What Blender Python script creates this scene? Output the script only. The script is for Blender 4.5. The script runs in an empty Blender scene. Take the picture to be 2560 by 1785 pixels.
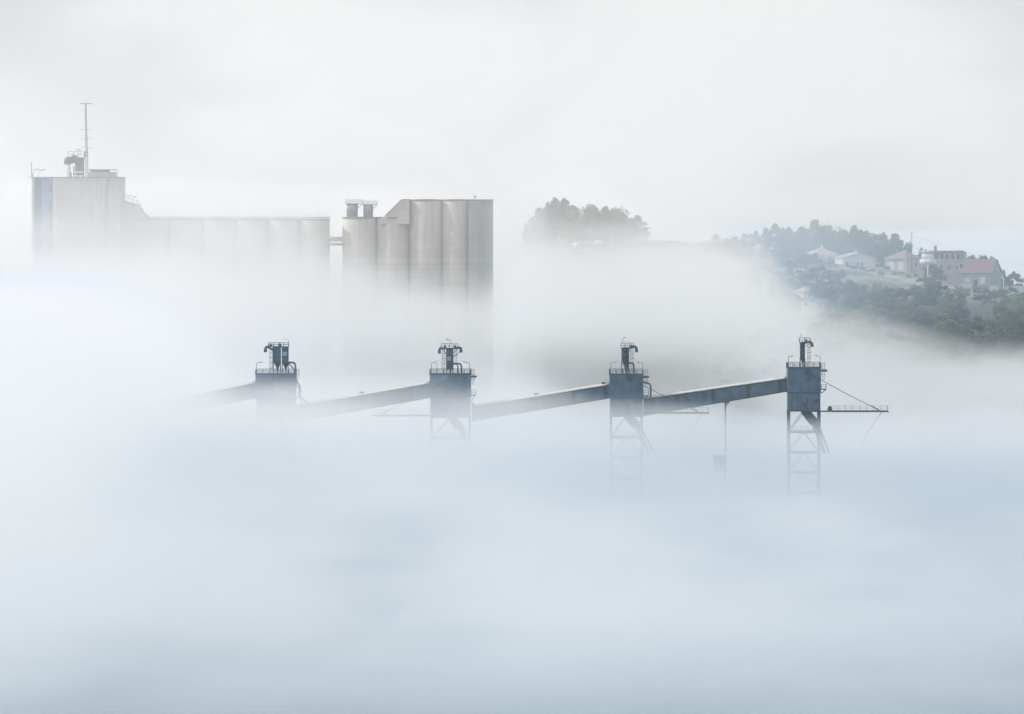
import bpy, bmesh, math, random
from mathutils import Vector, Matrix, noise as mnoise

random.seed(11)
SC = bpy.context.scene
COL = SC.collection
F = 15000.0            # focal length in photo pixels (2560 wide)
CAMZ = 80.0
HOR = 500.0            # photo row of the horizon

def at(px, py, D):
    """photo pixel -> world point at distance D"""
    return Vector(((px - 1280.0) * D / F, D, CAMZ - (py - HOR) * D / F))

# ------------------------------------------------------------------ helpers
def tag(o, label=None, cat=None, group=None, kind=None):
    if label: o['label'] = label
    if cat: o['category'] = cat
    if group: o['group'] = group
    if kind: o['kind'] = kind
    return o

def empty(name, loc, rz=0.0):
    o = bpy.data.objects.new(name, None)
    COL.objects.link(o)
    o.location = loc
    o.rotation_euler = (0, 0, rz)
    o.empty_display_size = 1.0
    return o

class MB:
    """collects shapes into one mesh"""
    def __init__(self):
        self.bm = bmesh.new()
    def poly(self, pts, mi=0):
        vs = [self.bm.verts.new(p) for p in pts]
        f = self.bm.faces.new(vs); f.material_index = mi
        return f
    def box(self, x0, x1, y0, y1, z0, z1, mi=0):
        v = [self.bm.verts.new((x, y, z)) for x in (x0, x1) for y in (y0, y1) for z in (z0, z1)]
        for q in ((0, 1, 3, 2), (4, 6, 7, 5), (0, 4, 5, 1), (2, 3, 7, 6), (0, 2, 6, 4), (1, 5, 7, 3)):
            f = self.bm.faces.new([v[i] for i in q]); f.material_index = mi
        return self
    def bar(self, a, b, w, h=None, mi=0):
        a, b = Vector(a), Vector(b)
        h = h or w
        d = (b - a)
        if d.length < 1e-6: return self
        d.normalize()
        up = Vector((0, 1, 0)) if abs(d.y) < 0.9 else Vector((1, 0, 0))
        s = d.cross(up).normalized(); u = s.cross(d).normalized()
        r = []
        for p in (a, b):
            r.append([self.bm.verts.new(p + s * sx * h / 2 + u * sy * w / 2) for sx, sy in ((-1, -1), (1, -1), (1, 1), (-1, 1))])
        for i in range(4):
            j = (i + 1) % 4
            f = self.bm.faces.new((r[0][i], r[0][j], r[1][j], r[1][i])); f.material_index = mi
        self.bm.faces.new(r[0][::-1]).material_index = mi
        self.bm.faces.new(r[1]).material_index = mi
        return self
    def tube(self, pts, r, n=10, mi=0, caps=True):
        pts = [Vector(p) for p in pts]
        rs = r if isinstance(r, (list, tuple)) else [r] * len(pts)
        rings = []
        ref = None
        for i, p in enumerate(pts):
            if i == 0: d = pts[1] - p
            elif i == len(pts) - 1: d = p - pts[i - 1]
            else: d = (pts[i + 1] - p).normalized() + (p - pts[i - 1]).normalized()
            d.normalize()
            if ref is None:
                ref = Vector((0, 1, 0)) if abs(d.y) < 0.9 else Vector((1, 0, 0))
            s = d.cross(ref)
            if s.length < 1e-4: s = d.cross(Vector((0.3, 0.5, 0.8)))
            s.normalize(); u = s.cross(d).normalized()
            rings.append([self.bm.verts.new(p + (s * math.cos(2 * math.pi * k / n) + u * math.sin(2 * math.pi * k / n)) * rs[i]) for k in range(n)])
        for a, b in zip(rings, rings[1:]):
            for k in range(n):
                j = (k + 1) % n
                f = self.bm.faces.new((a[k], a[j], b[j], b[k])); f.smooth = True; f.material_index = mi
        if caps:
            self.bm.faces.new(rings[0][::-1]).material_index = mi
            self.bm.faces.new(rings[-1]).material_index = mi
        return self
    def lathe(self, cx, cy, prof, n=24, mi=0):
        rings = []
        for r, z in prof:
            rings.append([self.bm.verts.new((cx + r * math.cos(2 * math.pi * k / n), cy + r * math.sin(2 * math.pi * k / n), z)) for k in range(n)])
        for a, b in zip(rings, rings[1:]):
            for k in range(n):
                j = (k + 1) % n
                f = self.bm.faces.new((a[k], a[j], b[j], b[k])); f.smooth = True; f.material_index = mi
        self.bm.faces.new(rings[0][::-1]).material_index = mi
        self.bm.faces.new(rings[-1]).material_index = mi
        return self
    def prism(self, outline, y0, y1, mi=0):
        """outline: list of (x, z) extruded in y"""
        a = [self.bm.verts.new((x, y0, z)) for x, z in outline]
        b = [self.bm.verts.new((x, y1, z)) for x, z in outline]
        n = len(outline)
        for i in range(n):
            j = (i + 1) % n
            self.bm.faces.new((a[i], a[j], b[j], b[i])).material_index = mi
        self.bm.faces.new(a[::-1]).material_index = mi
        self.bm.faces.new(b).material_index = mi
        return self
    def build(self, name, mats, parent=None, bevel=0.0):
        bmesh.ops.recalc_face_normals(self.bm, faces=self.bm.faces)
        me = bpy.data.meshes.new(name)
        self.bm.to_mesh(me); self.bm.free()
        for m in (mats if isinstance(mats, (list, tuple)) else [mats]): me.materials.append(m)
        o = bpy.data.objects.new(name, me)
        COL.objects.link(o)
        o.parent = parent
        if bevel:
            b = o.modifiers.new('edge', 'BEVEL'); b.width = bevel; b.segments = 1; b.limit_method = 'ANGLE'
        return o

# ------------------------------------------------------------------ materials
def new_mat(name):
    m = bpy.data.materials.new(name); m.use_nodes = True
    return m, m.node_tree, m.node_tree.nodes['Principled BSDF']

def weathered(name, col, dark=0.7, light=1.18, scale=0.5, streak=0.0, rough=0.75, rib=0.0, rust=0.0, metallic=0.0, bands=0.0):
    """painted / concrete surface: blotches, rain streaks, ribs, pour bands, rust spots"""
    m, nt, bs = new_mat(name)
    N, L = nt.nodes, nt.links
    tc = N.new('ShaderNodeTexCoord')
    nz = N.new('ShaderNodeTexNoise'); nz.inputs['Scale'].default_value = scale; nz.inputs['Detail'].default_value = 6
    L.new(tc.outputs['Object'], nz.inputs['Vector'])
    cr = N.new('ShaderNodeValToRGB')
    cr.color_ramp.elements[0].position = 0.3; cr.color_ramp.elements[1].position = 0.72
    cr.color_ramp.elements[0].color = (*[c * dark for c in col], 1)
    cr.color_ramp.elements[1].color = (*[min(1, c * light) for c in col], 1)
    L.new(nz.outputs['Fac'], cr.inputs['Fac'])
    out = cr.outputs['Color']
    def mul(colsock, facsock, c, amount):
        mx = N.new('ShaderNodeMix'); mx.data_type = 'RGBA'
        mm = N.new('ShaderNodeMath'); mm.operation = 'MULTIPLY'; mm.inputs[1].default_value = amount
        L.new(facsock, mm.inputs[0]); L.new(mm.outputs[0], mx.inputs['Factor'])
        L.new(colsock, mx.inputs['A']); mx.inputs['B'].default_value = (*c, 1)
        return mx.outputs['Result']
    if streak:
        mp = N.new('ShaderNodeMapping'); mp.inputs['Scale'].default_value = (1.3, 1.3, 0.05)
        L.new(tc.outputs['Object'], mp.inputs['Vector'])
        n2 = N.new('ShaderNodeTexNoise'); n2.inputs['Scale'].default_value = 1.0; n2.inputs['Detail'].default_value = 4
        L.new(mp.outputs[0], n2.inputs['Vector'])
        r2 = N.new('ShaderNodeMapRange'); r2.inputs[1].default_value = 0.48; r2.inputs[2].default_value = 0.75
        L.new(n2.outputs['Fac'], r2.inputs[0])
        out = mul(out, r2.outputs[0], [c * 0.5 for c in col], streak)
    if bands:
        mp = N.new('ShaderNodeMapping'); mp.inputs['Scale'].default_value = (0.02, 0.02, 1.0)
        L.new(tc.outputs['Object'], mp.inputs['Vector'])
        n3 = N.new('ShaderNodeTexNoise'); n3.inputs['Scale'].default_value = 0.7; n3.inputs['Detail'].default_value = 3
        L.new(mp.outputs[0], n3.inputs['Vector'])
        r3 = N.new('ShaderNodeMapRange'); r3.inputs[1].default_value = 0.45; r3.inputs[2].default_value = 0.65
        L.new(n3.outputs['Fac'], r3.inputs[0])
        out = mul(out, r3.outputs[0], [c * 0.7 for c in col], bands)
    if rust:
        n4 = N.new('ShaderNodeTexNoise'); n4.inputs['Scale'].default_value = 1.1; n4.inputs['Detail'].default_value = 8
        L.new(tc.outputs['Object'], n4.inputs['Vector'])
        r4 = N.new('ShaderNodeMapRange'); r4.inputs[1].default_value = 0.58; r4.inputs[2].default_value = 0.7
        L.new(n4.outputs['Fac'], r4.inputs[0])
        out = mul(out, r4.outputs[0], (0.16, 0.075, 0.04), rust)
    L.new(out, bs.inputs['Base Color'])
    bs.inputs['Roughness'].default_value = rough
    bs.inputs['Metallic'].default_value = metallic
    bs.inputs['Specular IOR Level'].default_value = 0.3
    if rib:
        wv = N.new('ShaderNodeTexWave'); wv.wave_type = 'BANDS'; wv.bands_direction = 'X'
        wv.inputs['Scale'].default_value = rib
        L.new(tc.outputs['Object'], wv.inputs['Vector'])
        bp = N.new('ShaderNodeBump'); bp.inputs['Strength'].default_value = 0.5; bp.inputs['Distance'].default_value = 0.06
        L.new(wv.outputs['Fac'], bp.inputs['Height']); L.new(bp.outputs[0], bs.inputs['Normal'])
    return m

M = {}
M['clad'] = weathered('blue_grey_cladding', (0.088, 0.155, 0.218), 0.7, 1.3, 0.45, 0.75, 0.6, 1.6, 0.3)
M['clad_low'] = weathered('lower_cladding', (0.105, 0.165, 0.222), 0.7, 1.3, 0.5, 0.75, 0.6, 1.6, 0.4)
M['steel'] = weathered('dark_steel', (0.05, 0.09, 0.13), 0.7, 1.3, 1.2, 0.2, 0.6, 0, 0.2)
M['rail'] = weathered('rail_steel', (0.06, 0.085, 0.11), 0.8, 1.2, 2.0, 0, 0.6)
M['collector'] = weathered('collector_paint', (0.065, 0.125, 0.175), 0.75, 1.3, 0.9, 0.4, 0.55, 0, 0.15)
M['pale_panel'] = weathered('pale_panel', (0.36, 0.40, 0.43), 0.85, 1.1, 1.0, 0.2, 0.6)
M['pipe'] = weathered('pipe_paint', (0.09, 0.125, 0.15), 0.75, 1.2, 1.5, 0, 0.5, 0, 0.2)
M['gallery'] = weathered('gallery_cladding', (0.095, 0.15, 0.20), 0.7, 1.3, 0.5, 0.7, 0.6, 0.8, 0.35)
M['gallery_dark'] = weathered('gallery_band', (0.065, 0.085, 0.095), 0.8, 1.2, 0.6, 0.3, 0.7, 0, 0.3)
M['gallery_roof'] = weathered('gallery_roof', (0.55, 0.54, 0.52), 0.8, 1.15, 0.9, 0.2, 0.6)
M['lamp'] = weathered('lamp_head', (0.14, 0.16, 0.18), 0.8, 1.2, 2, 0, 0.5)
M['concrete'] = weathered('silo_concrete', (0.62, 0.575, 0.52), 0.84, 1.12, 0.12, 0.42, 0.9, 0, 0, 0, 0.5)
M['concrete_b'] = weathered('tower_concrete', (0.54, 0.53, 0.52), 0.86, 1.1, 0.1, 0.4, 0.9, 0, 0, 0, 0.25)
M['concrete_shaded'] = weathered('shaded_shaft_concrete', (0.36, 0.40, 0.43), 0.84, 1.12, 0.12, 0.42, 0.9, 0, 0, 0, 0.4)  # silo concrete with the end block's blue shade put into its colour
M['concrete_pale'] = weathered('pale_render', (0.62, 0.62, 0.61), 0.9, 1.06, 0.2, 0.25, 0.9)
M['concrete_dark'] = weathered('dark_concrete', (0.24, 0.24, 0.24), 0.8, 1.1, 0.2, 0.3, 0.9)
M['blue'] = weathered('blue_sheet', (0.025, 0.12, 0.33), 0.8, 1.15, 0.15, 0.3, 0.6, 1.2)
M['blue_pale'] = weathered('pale_blue_sheet', (0.15, 0.31, 0.52), 0.85, 1.1, 0.15, 0.3, 0.6, 1.2)
M['mast'] = weathered('mast_paint', (0.16, 0.15, 0.16), 0.7, 1.3, 0.6, 0, 0.6)
M['red'] = weathered('mast_red', (0.35, 0.09, 0.08), 0.8, 1.2, 0.6, 0, 0.6)
M['white_wall'] = weathered('white_wall', (0.72, 0.71, 0.69), 0.88, 1.05, 0.5, 0.25, 0.9)
M['pink_wall'] = weathered('pink_wall', (0.50, 0.40, 0.385), 0.88, 1.1, 0.5, 0.25, 0.9)
M['rose_wall'] = weathered('rose_wall', (0.54, 0.46, 0.42), 0.88, 1.1, 0.5, 0.25, 0.9)
M['green_wall'] = weathered('grey_green_wall', (0.34, 0.40, 0.38), 0.88, 1.1, 0.5, 0.25, 0.9)
M['tile'] = weathered('clay_tile', (0.27, 0.175, 0.155), 0.7, 1.2, 1.5, 0.2, 0.85, 2.2)
M['tile_dull'] = weathered('old_tile', (0.32, 0.23, 0.21), 0.75, 1.2, 1.5, 0.2, 0.85, 2.2)
M['tile_tan'] = weathered('tan_tile', (0.56, 0.42, 0.30), 0.8, 1.15, 1.5, 0.2, 0.85, 2.2)
M['grey_roof'] = weathered('grey_roof', (0.42, 0.42, 0.43), 0.85, 1.1, 1.5, 0.2, 0.85, 2.2)
M['wood'] = weathered('weathered_wood', (0.16, 0.13, 0.11), 0.8, 1.2, 2, 0.2, 0.9)
M['trunk'] = weathered('bark', (0.09, 0.07, 0.055), 0.7, 1.3, 3, 0, 0.95)
M['bird'] = weathered('feathers', (0.30, 0.30, 0.31), 0.8, 1.2, 6, 0, 0.9)
M['sail'] = weathered('sailcloth', (0.80, 0.80, 0.78), 0.94, 1.03, 0.5, 0, 0.9)
M['hull'] = weathered('hull_paint', (0.70, 0.71, 0.72), 0.9, 1.05, 0.5, 0.2, 0.5)
M['yard'] = weathered('yard_tarmac', (0.065, 0.068, 0.07), 0.7, 1.3, 0.05, 0, 0.95)
M['asphalt'] = weathered('quay_concrete', (0.20, 0.20, 0.195), 0.7, 1.2, 0.15, 0, 0.9)

def glass_mat():
    m, nt, bs = new_mat('dark_window_glass')
    N, L = nt.nodes, nt.links
    tc = N.new('ShaderNodeTexCoord'); nz = N.new('ShaderNodeTexNoise'); nz.inputs['Scale'].default_value = 0.7
    L.new(tc.outputs['Object'], nz.inputs['Vector'])
    cr = N.new('ShaderNodeValToRGB'); cr.color_ramp.elements[0].color = (0.03, 0.04, 0.05, 1); cr.color_ramp.elements[1].color = (0.07, 0.08, 0.09, 1)
    L.new(nz.outputs['Fac'], cr.inputs['Fac']); L.new(cr.outputs['Color'], bs.inputs['Base Color'])
    bs.inputs['Roughness'].default_value = 0.15
    return m
M['glass'] = glass_mat()

def leaf_mat(name, a, b, c):
    m, nt, bs = new_mat(name)
    N, L = nt.nodes, nt.links
    tc = N.new('ShaderNodeTexCoord'); nz = N.new('ShaderNodeTexNoise'); nz.inputs['Scale'].default_value = 0.45; nz.inputs['Detail'].default_value = 5
    oi = N.new('ShaderNodeObjectInfo')
    ad = N.new('ShaderNodeVectorMath'); ad.operation = 'ADD'
    L.new(tc.outputs['Object'], ad.inputs[0]); L.new(oi.outputs['Random'], ad.inputs[1])
    L.new(ad.outputs[0], nz.inputs['Vector'])
    cr = N.new('ShaderNodeValToRGB')
    cr.color_ramp.elements[0].position = 0.3; cr.color_ramp.elements[0].color = (*a, 1)
    cr.color_ramp.elements[1].position = 0.75; cr.color_ramp.elements[1].color = (*c, 1)
    e = cr.color_ramp.elements.new(0.5); e.color = (*b, 1)
    L.new(nz.outputs['Fac'], cr.inputs['Fac'])
    hs = N.new('ShaderNodeHueSaturation')
    mr = N.new('ShaderNodeMapRange'); mr.inputs[3].default_value = 0.75; mr.inputs[4].default_value = 1.3
    L.new(oi.outputs['Random'], mr.inputs[0]); L.new(mr.outputs[0], hs.inputs['Value'])
    L.new(cr.outputs['Color'], hs.inputs['Color']); L.new(hs.outputs['Color'], bs.inputs['Base Color'])
    bs.inputs['Roughness'].default_value = 0.8
    bs.inputs['Specular IOR Level'].default_value = 0.15
    tr = N.new('ShaderNodeBsdfTranslucent'); L.new(hs.outputs['Color'], tr.inputs['Color'])
    mxs = N.new('ShaderNodeMixShader'); mxs.inputs[0].default_value = 0.35
    L.new(bs.outputs[0], mxs.inputs[1]); L.new(tr.outputs[0], mxs.inputs[2])
    L.new(mxs.outputs[0], N['Material Output'].inputs['Surface'])
    return m
M['leaf_pine'] = leaf_mat('pine_needles', (0.028, 0.045, 0.03), (0.045, 0.07, 0.042), (0.075, 0.10, 0.055))
M['leaf_broad'] = leaf_mat('broad_leaves', (0.045, 0.08, 0.045), (0.10, 0.15, 0.07), (0.22, 0.26, 0.12))
M['leaf_olive'] = leaf_mat('olive_leaves', (0.08, 0.11, 0.065), (0.16, 0.19, 0.10), (0.30, 0.31, 0.17))

# ------------------------------------------------------------------ world, sun, camera
AZ = math.radians(113)                      # sun, measured from the camera side towards the left
EL = math.radians(33)
TO_SUN = Vector((-math.sin(AZ) * math.cos(EL), -math.cos(AZ) * math.cos(EL), math.sin(EL)))
w = bpy.data.worlds.new('World'); SC.world = w; w.use_nodes = True
nt = w.node_tree; N, L = nt.nodes, nt.links
bg = N['Background']
sky = N.new('ShaderNodeTexSky'); sky.sky_type = 'NISHITA'; sky.sun_disc = False
sky.sun_elevation = EL
sky.sun_rotation = math.atan2(TO_SUN.x, TO_SUN.y)
sky.dust_density = 1.0; sky.air_density = 1.0
tc = N.new('ShaderNodeTexCoord')
mp = N.new('ShaderNodeMapping'); mp.inputs['Scale'].default_value = (1, 1, 1.7)
L.new(tc.outputs['Generated'], mp.inputs['Vector'])
nz = N.new('ShaderNodeTexNoise'); nz.inputs['Scale'].default_value = 17.0; nz.inputs['Distortion'].default_value = 0.6; nz.inputs['Detail'].default_value = 4; nz.inputs['Roughness'].default_value = 0.45
L.new(mp.outputs[0], nz.inputs['Vector'])
cr = N.new('ShaderNodeValToRGB')
cr.color_ramp.elements[0].position = 0.30; cr.color_ramp.elements[0].color = (6.2, 6.5, 6.82, 1)
cr.color_ramp.elements[1].position = 0.60; cr.color_ramp.elements[1].color = (8.7, 8.85, 9.08, 1)
L.new(nz.outputs['Fac'], cr.inputs['Fac'])
mx = N.new('ShaderNodeMix'); mx.data_type = 'RGBA'; mx.inputs['Factor'].default_value = 0.90
dt = N.new('ShaderNodeVectorMath'); dt.operation = 'DOT_PRODUCT'; dt.inputs[1].default_value = TO_SUN
L.new(tc.outputs['Generated'], dt.inputs[0])
gl = N.new('ShaderNodeMapRange'); gl.inputs[1].default_value = -1; gl.inputs[2].default_value = 1
gl.inputs[3].default_value = 0.62; gl.inputs[4].default_value = 1.20
L.new(dt.outputs['Value'], gl.inputs[0])
sc_ = N.new('ShaderNodeVectorMath'); sc_.operation = 'SCALE'
L.new(cr.outputs['Color'], sc_.inputs[0]); L.new(gl.outputs[0], sc_.inputs['Scale'])
L.new(sky.outputs[0], mx.inputs['A']); L.new(sc_.outputs[0], mx.inputs['B'])
L.new(mx.outputs['Result'], bg.inputs['Color']); bg.inputs['Strength'].default_value = 0.10

sl = bpy.data.lights.new('sun', 'SUN'); so = bpy.data.objects.new('sun', sl); COL.objects.link(so)
sl.energy = 3.6; sl.angle = math.radians(0.6); sl.color = (1.0, 0.965, 0.92)
so.rotation_euler = (-TO_SUN).to_track_quat('-Z', 'Y').to_euler()
so.location = (0, 1500, 600)

cam = bpy.data.cameras.new('camera'); co = bpy.data.objects.new('camera', cam); COL.objects.link(co)
cam.sensor_width = 36.0; cam.lens = 36.0 * F / 2560.0
cam.shift_y = -(1785 / 2 - HOR) / 2560.0
cam.clip_start = 1.0; cam.clip_end = 30000
co.location = (0, 0, CAMZ); co.rotation_euler = (math.pi / 2, 0, 0)
SC.camera = co

# ------------------------------------------------------------------ haze: one box of air, thin everywhere, thick where the fog lies
def ramp_curve(nt, sock, x0, x1, pts):
    """piecewise smooth function of a world coordinate"""
    N, L = nt.nodes, nt.links
    mr = N.new('ShaderNodeMapRange'); mr.inputs[1].default_value = x0; mr.inputs[2].default_value = x1
    L.new(sock, mr.inputs[0])
    fc = N.new('ShaderNodeFloatCurve')
    vals = [p[1] for p in pts]; lo, hi = min(vals), max(vals)
    c = fc.mapping.curves[0]
    xs = [((p[0] - x0) / (x1 - x0), (p[1] - lo) / (hi - lo)) for p in pts]
    c.points[0].location = xs[0]; c.points[1].location = xs[-1]
    for q in xs[1:-1]: c.points.new(*q)
    for p in c.points: p.handle_type = 'AUTO_CLAMPED'
    fc.mapping.update()
    L.new(mr.outputs[0], fc.inputs['Value'])
    m2 = N.new('ShaderNodeMapRange'); m2.inputs[3].default_value = lo; m2.inputs[4].default_value = hi
    L.new(fc.outputs[0], m2.inputs[0])
    return m2.outputs[0]

def haze_material():
    m = bpy.data.materials.new('haze'); m.use_nodes = True
    nt = m.node_tree; nt.nodes.clear(); N, L = nt.nodes, nt.links
    out = N.new('ShaderNodeOutputMaterial')
    pv = N.new('ShaderNodeVolumePrincipled'); L.new(pv.outputs[0], out.inputs['Volume'])
    pv.inputs['Anisotropy'].default_value = 0.35
    geo = N.new('ShaderNodeNewGeometry')
    sp = N.new('ShaderNodeSeparateXYZ'); L.new(geo.outputs['Position'], sp.inputs[0])
    X, Y, Z = sp.outputs
    def op(o, a, b=0.0, c=None, clamp=False):
        n = N.new('ShaderNodeMath'); n.operation = o; n.use_clamp = clamp
        for i, v in enumerate((a, b, c)):
            if v is None: continue
            if isinstance(v, (int, float)): n.inputs[i].default_value = v
            else: L.new(v, n.inputs[i])
        return n.outputs[0]
    def ss(v, a, b, c=0.0, d=1.0):
        n = N.new('ShaderNodeMapRange'); n.interpolation_type = 'SMOOTHSTEP'
        L.new(v, n.inputs[0])
        for i, x in enumerate((a, b, c, d)):
            if isinstance(x, (int, float)): n.inputs[i + 1].default_value = x
            else: L.new(x, n.inputs[i + 1])
        return n.outputs[0]
    def lerp(a, b, t):
        return op('ADD', a, op('MULTIPLY', op('SUBTRACT', b, a), t))
    def nse(scale, vec, detail, dist=0.0):
        mp = N.new('ShaderNodeMapping'); mp.inputs['Scale'].default_value = vec
        L.new(geo.outputs['Position'], mp.inputs['Vector'])
        n = N.new('ShaderNodeTexNoise'); n.inputs['Scale'].default_value = scale; n.inputs['Detail'].default_value = detail
        n.inputs['Roughness'].default_value = 0.5; n.inputs['Distortion'].default_value = dist
        L.new(mp.outputs[0], n.inputs['Vector'])
        return op('SUBTRACT', n.outputs['Fac'], 0.5)
    n1 = nse(0.014, (1, 0.55, 1.6), 4.0, 0.8)
    n2 = nse(0.044, (0.5, 0.5, 2.0), 2.5, 1.0)
    HA = ramp_curve(nt, X, -170, 170, FOG_A)
    HB = ramp_curve(nt, X, -200, 200, FOG_B)
    AB = ramp_curve(nt, X, -200, 200, AMP_B)
    LOWF = ramp_curve(nt, X, -200, 200, LOW_B)
    xs = ss(X, 50, 85)
    back = ss(op('ADD', Y, op('MULTIPLY', xs, 60.0)), 1550, op('SUBTRACT', 1650, op('MULTIPLY', xs, 45.0)))
    h = lerp(HA, HB, back)
    h = op('ADD', h, ss(Y, 2250, 4200, 0, 18))          # bank climbs behind the hill
    h = op('ADD', h, op('MULTIPLY', n1, lerp(op('ADD', 0.0, 15.0), ss(X, 60, 110, 44.0, 18.0), back)))
    h = op('ADD', h, op('MULTIPLY', n2, lerp(op('ADD', 0.0, 10.0), op('SUBTRACT', 24.0, op('MULTIPLY', xs, 13.0)), back)))
    soft = lerp(ss(X, -115, -60, 20.0, 8.0), op('SUBTRACT', 12.0, op('MULTIPLY', xs, 2.5)), back)
    top = op('DIVIDE', op('SUBTRACT', h, Z), soft)
    prof = ss(top, -1.0, 1.0)
    AN = ramp_curve(nt, Y, 400, 1600, AMP_A)
    AN = op('MULTIPLY', AN, ramp_curve(nt, X, -170, 170, LEFT_A))
    near = op('MULTIPLY', AN, op('MAXIMUM', op('ADD', 1.0, op('ADD', op('MULTIPLY', n1, 3.4), op('MULTIPLY', n2, 1.8))), 0.08))
    far_ = op('MULTIPLY', AB, ss(Z, 29, 50, op('ADD', LOWF, 0.0), 1.0))
    far_ = lerp(far_, op('ADD', 0.0, 0.016), ss(Y, 2120, 2400))
    amp = lerp(near, far_, back)
    d = op('MULTIPLY', op('MULTIPLY', prof, amp), op('MAXIMUM', op('ADD', 1.0, op('ADD', op('MULTIPLY', n2, 1.8), op('MULTIPLY', n1, 1.2))), 0.1))
    # thin upper air behind the loading towers
    UPX = ramp_curve(nt, X, -200, 200, UPPER_X)
    upv = op('MULTIPLY', op('MINIMUM', UPX, 1.0), ss(Z, 80, 165, UPPER, 0.0))
    upv = op('ADD', upv, op('MULTIPLY', op('MAXIMUM', op('SUBTRACT', UPX, 1.0), 0.0), ss(Z, 58, 100, UPPER, 0.0)))
    up = op('MULTIPLY', ss(Y, 1560, 1700), upv)
    up = op('MULTIPLY', up, op('MULTIPLY', ss(Z, 36, 52, 0.3, 1.0), ss(Y, 2080, 2300, 1.0, 0.1)))
    up = op('MULTIPLY', up, op('ADD', 1.0, op('ADD', op('MULTIPLY', n1, 2.6), op('MULTIPLY', n2, 1.0))))
    d = op('ADD', d, up)
    # plume of mist drifting up and leftwards off the tall silos
    EDGE = ramp_curve(nt, X, -140, -4, PLUME)
    dz = op('SUBTRACT', op('ADD', EDGE, op('ADD', op('MULTIPLY', n1, 34.0), op('MULTIPLY', n2, 18.0))), Z)
    pl = op('MULTIPLY', ss(dz, 0.0, 10.0), ss(dz, 6.0, 30.0, 1.0, 0.0))
    pl = op('MULTIPLY', pl, op('MULTIPLY', ss(X, -4.0, -14.0), ss(X, -135, -60)))
    pl = op('MULTIPLY', pl, op('MULTIPLY', ss(Y, 2075, 2110), ss(Y, 2170, 2220, 1.0, 0.0)))
    d = op('ADD', d, op('MULTIPLY', pl, PLUME_D))
    d = op('ADD', d, BASE)
    d = op('MAXIMUM', d, 0.0)
    def mixc(fac, a, b):
        n = N.new('ShaderNodeMix'); n.data_type = 'RGBA'
        L.new(fac, n.inputs['Factor'])
        for k, v in (('A', a), ('B', b)):
            if isinstance(v, tuple): n.inputs[k].default_value = (*v, 1)
            else: L.new(v, n.inputs[k])
        return n.outputs['Result']
    # blue of shade put into the colour of low thin air, dense fog white
    seac = mixc(ss(Y, 1100, 1330), (0.92, 0.945, 0.965), (0.62, 0.715, 0.785))    # shade by the quay put into the fog colour, paler sea fog in front
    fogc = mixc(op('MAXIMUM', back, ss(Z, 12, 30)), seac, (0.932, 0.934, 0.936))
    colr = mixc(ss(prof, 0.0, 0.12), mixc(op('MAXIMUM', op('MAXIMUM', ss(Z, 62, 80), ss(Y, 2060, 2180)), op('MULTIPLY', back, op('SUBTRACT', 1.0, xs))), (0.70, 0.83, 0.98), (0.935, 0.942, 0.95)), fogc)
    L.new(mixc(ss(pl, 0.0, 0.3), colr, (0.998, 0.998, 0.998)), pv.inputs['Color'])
    L.new(d, pv.inputs['Density'])
    return m

FOG_A = [(-170, 45), (-120, 46), (-90, 45), (-78, 40.5), (-62, 31), (-38, 29.8), (-15, 28), (10, 26.8), (28, 26), (52, 23.5), (75, 20.5), (110, 20), (170, 20)]
FOG_B = [(-200, 64), (-165, 62), (-130, 61.5), (-80, 60), (-45, 55), (-22, 47.5), (-10, 46), (-2, 57), (6, 63), (28, 61), (45, 62), (62, 60.5), (78, 45.5), (100, 38.5), (140, 32.5), (200, 30)]
LOW_B = [(-200, 1.0), (-110, 0.9), (-75, 0.8), (-58, 0.62), (-42, 0.42), (-22, 0.36), (-6, 0.36), (6, 0.22), (16, 0.09), (30, 0.055), (48, 0.07), (62, 0.22), (78, 0.75), (95, 1.0), (200, 1.0)]
AMP_B = [(-200, 0.012), (-100, 0.013), (-70, 0.012), (-40, 0.011), (-12, 0.011), (2, 0.012), (25, 0.014), (60, 0.020), (90, 0.025), (200, 0.025)]
PLUME = [(-140, 119), (-83, 119), (-62, 117), (-43, 113), (-26, 104), (-11.5, 89), (-4, 76)]
PLUME_D = 0.045
UPPER_X = [(-200, 1.0), (-164, 0.6), (-150, 1.2), (-132, 3.6), (-70, 4.2), (-54, 0.8), (-9, 0.8), (2, 4.6), (11, 2.2), (20, 1.8), (58, 2.8), (82, 2.7), (110, 1.55), (170, 1.1), (200, 1.1)]
AMP_A = [(400, 0.0002), (600, 0.0003), (800, 0.0009), (950, 0.0068), (1080, 0.0105), (1200, 0.0052), (1300, 0.0056), (1400, 0.0260), (1600, 0.0330)]
LEFT_A = [(-170, 1.9), (-85, 2.3), (-60, 1.2), (-15, 1.1), (20, 1.0), (170, 1.0)]
UPPER, BASE = 0.0011, 0.00006
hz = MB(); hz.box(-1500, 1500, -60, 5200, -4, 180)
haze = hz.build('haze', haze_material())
tag(haze, 'pale sea fog lying in banks over the water, quay and hillside', 'fog', kind='stuff')

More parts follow.
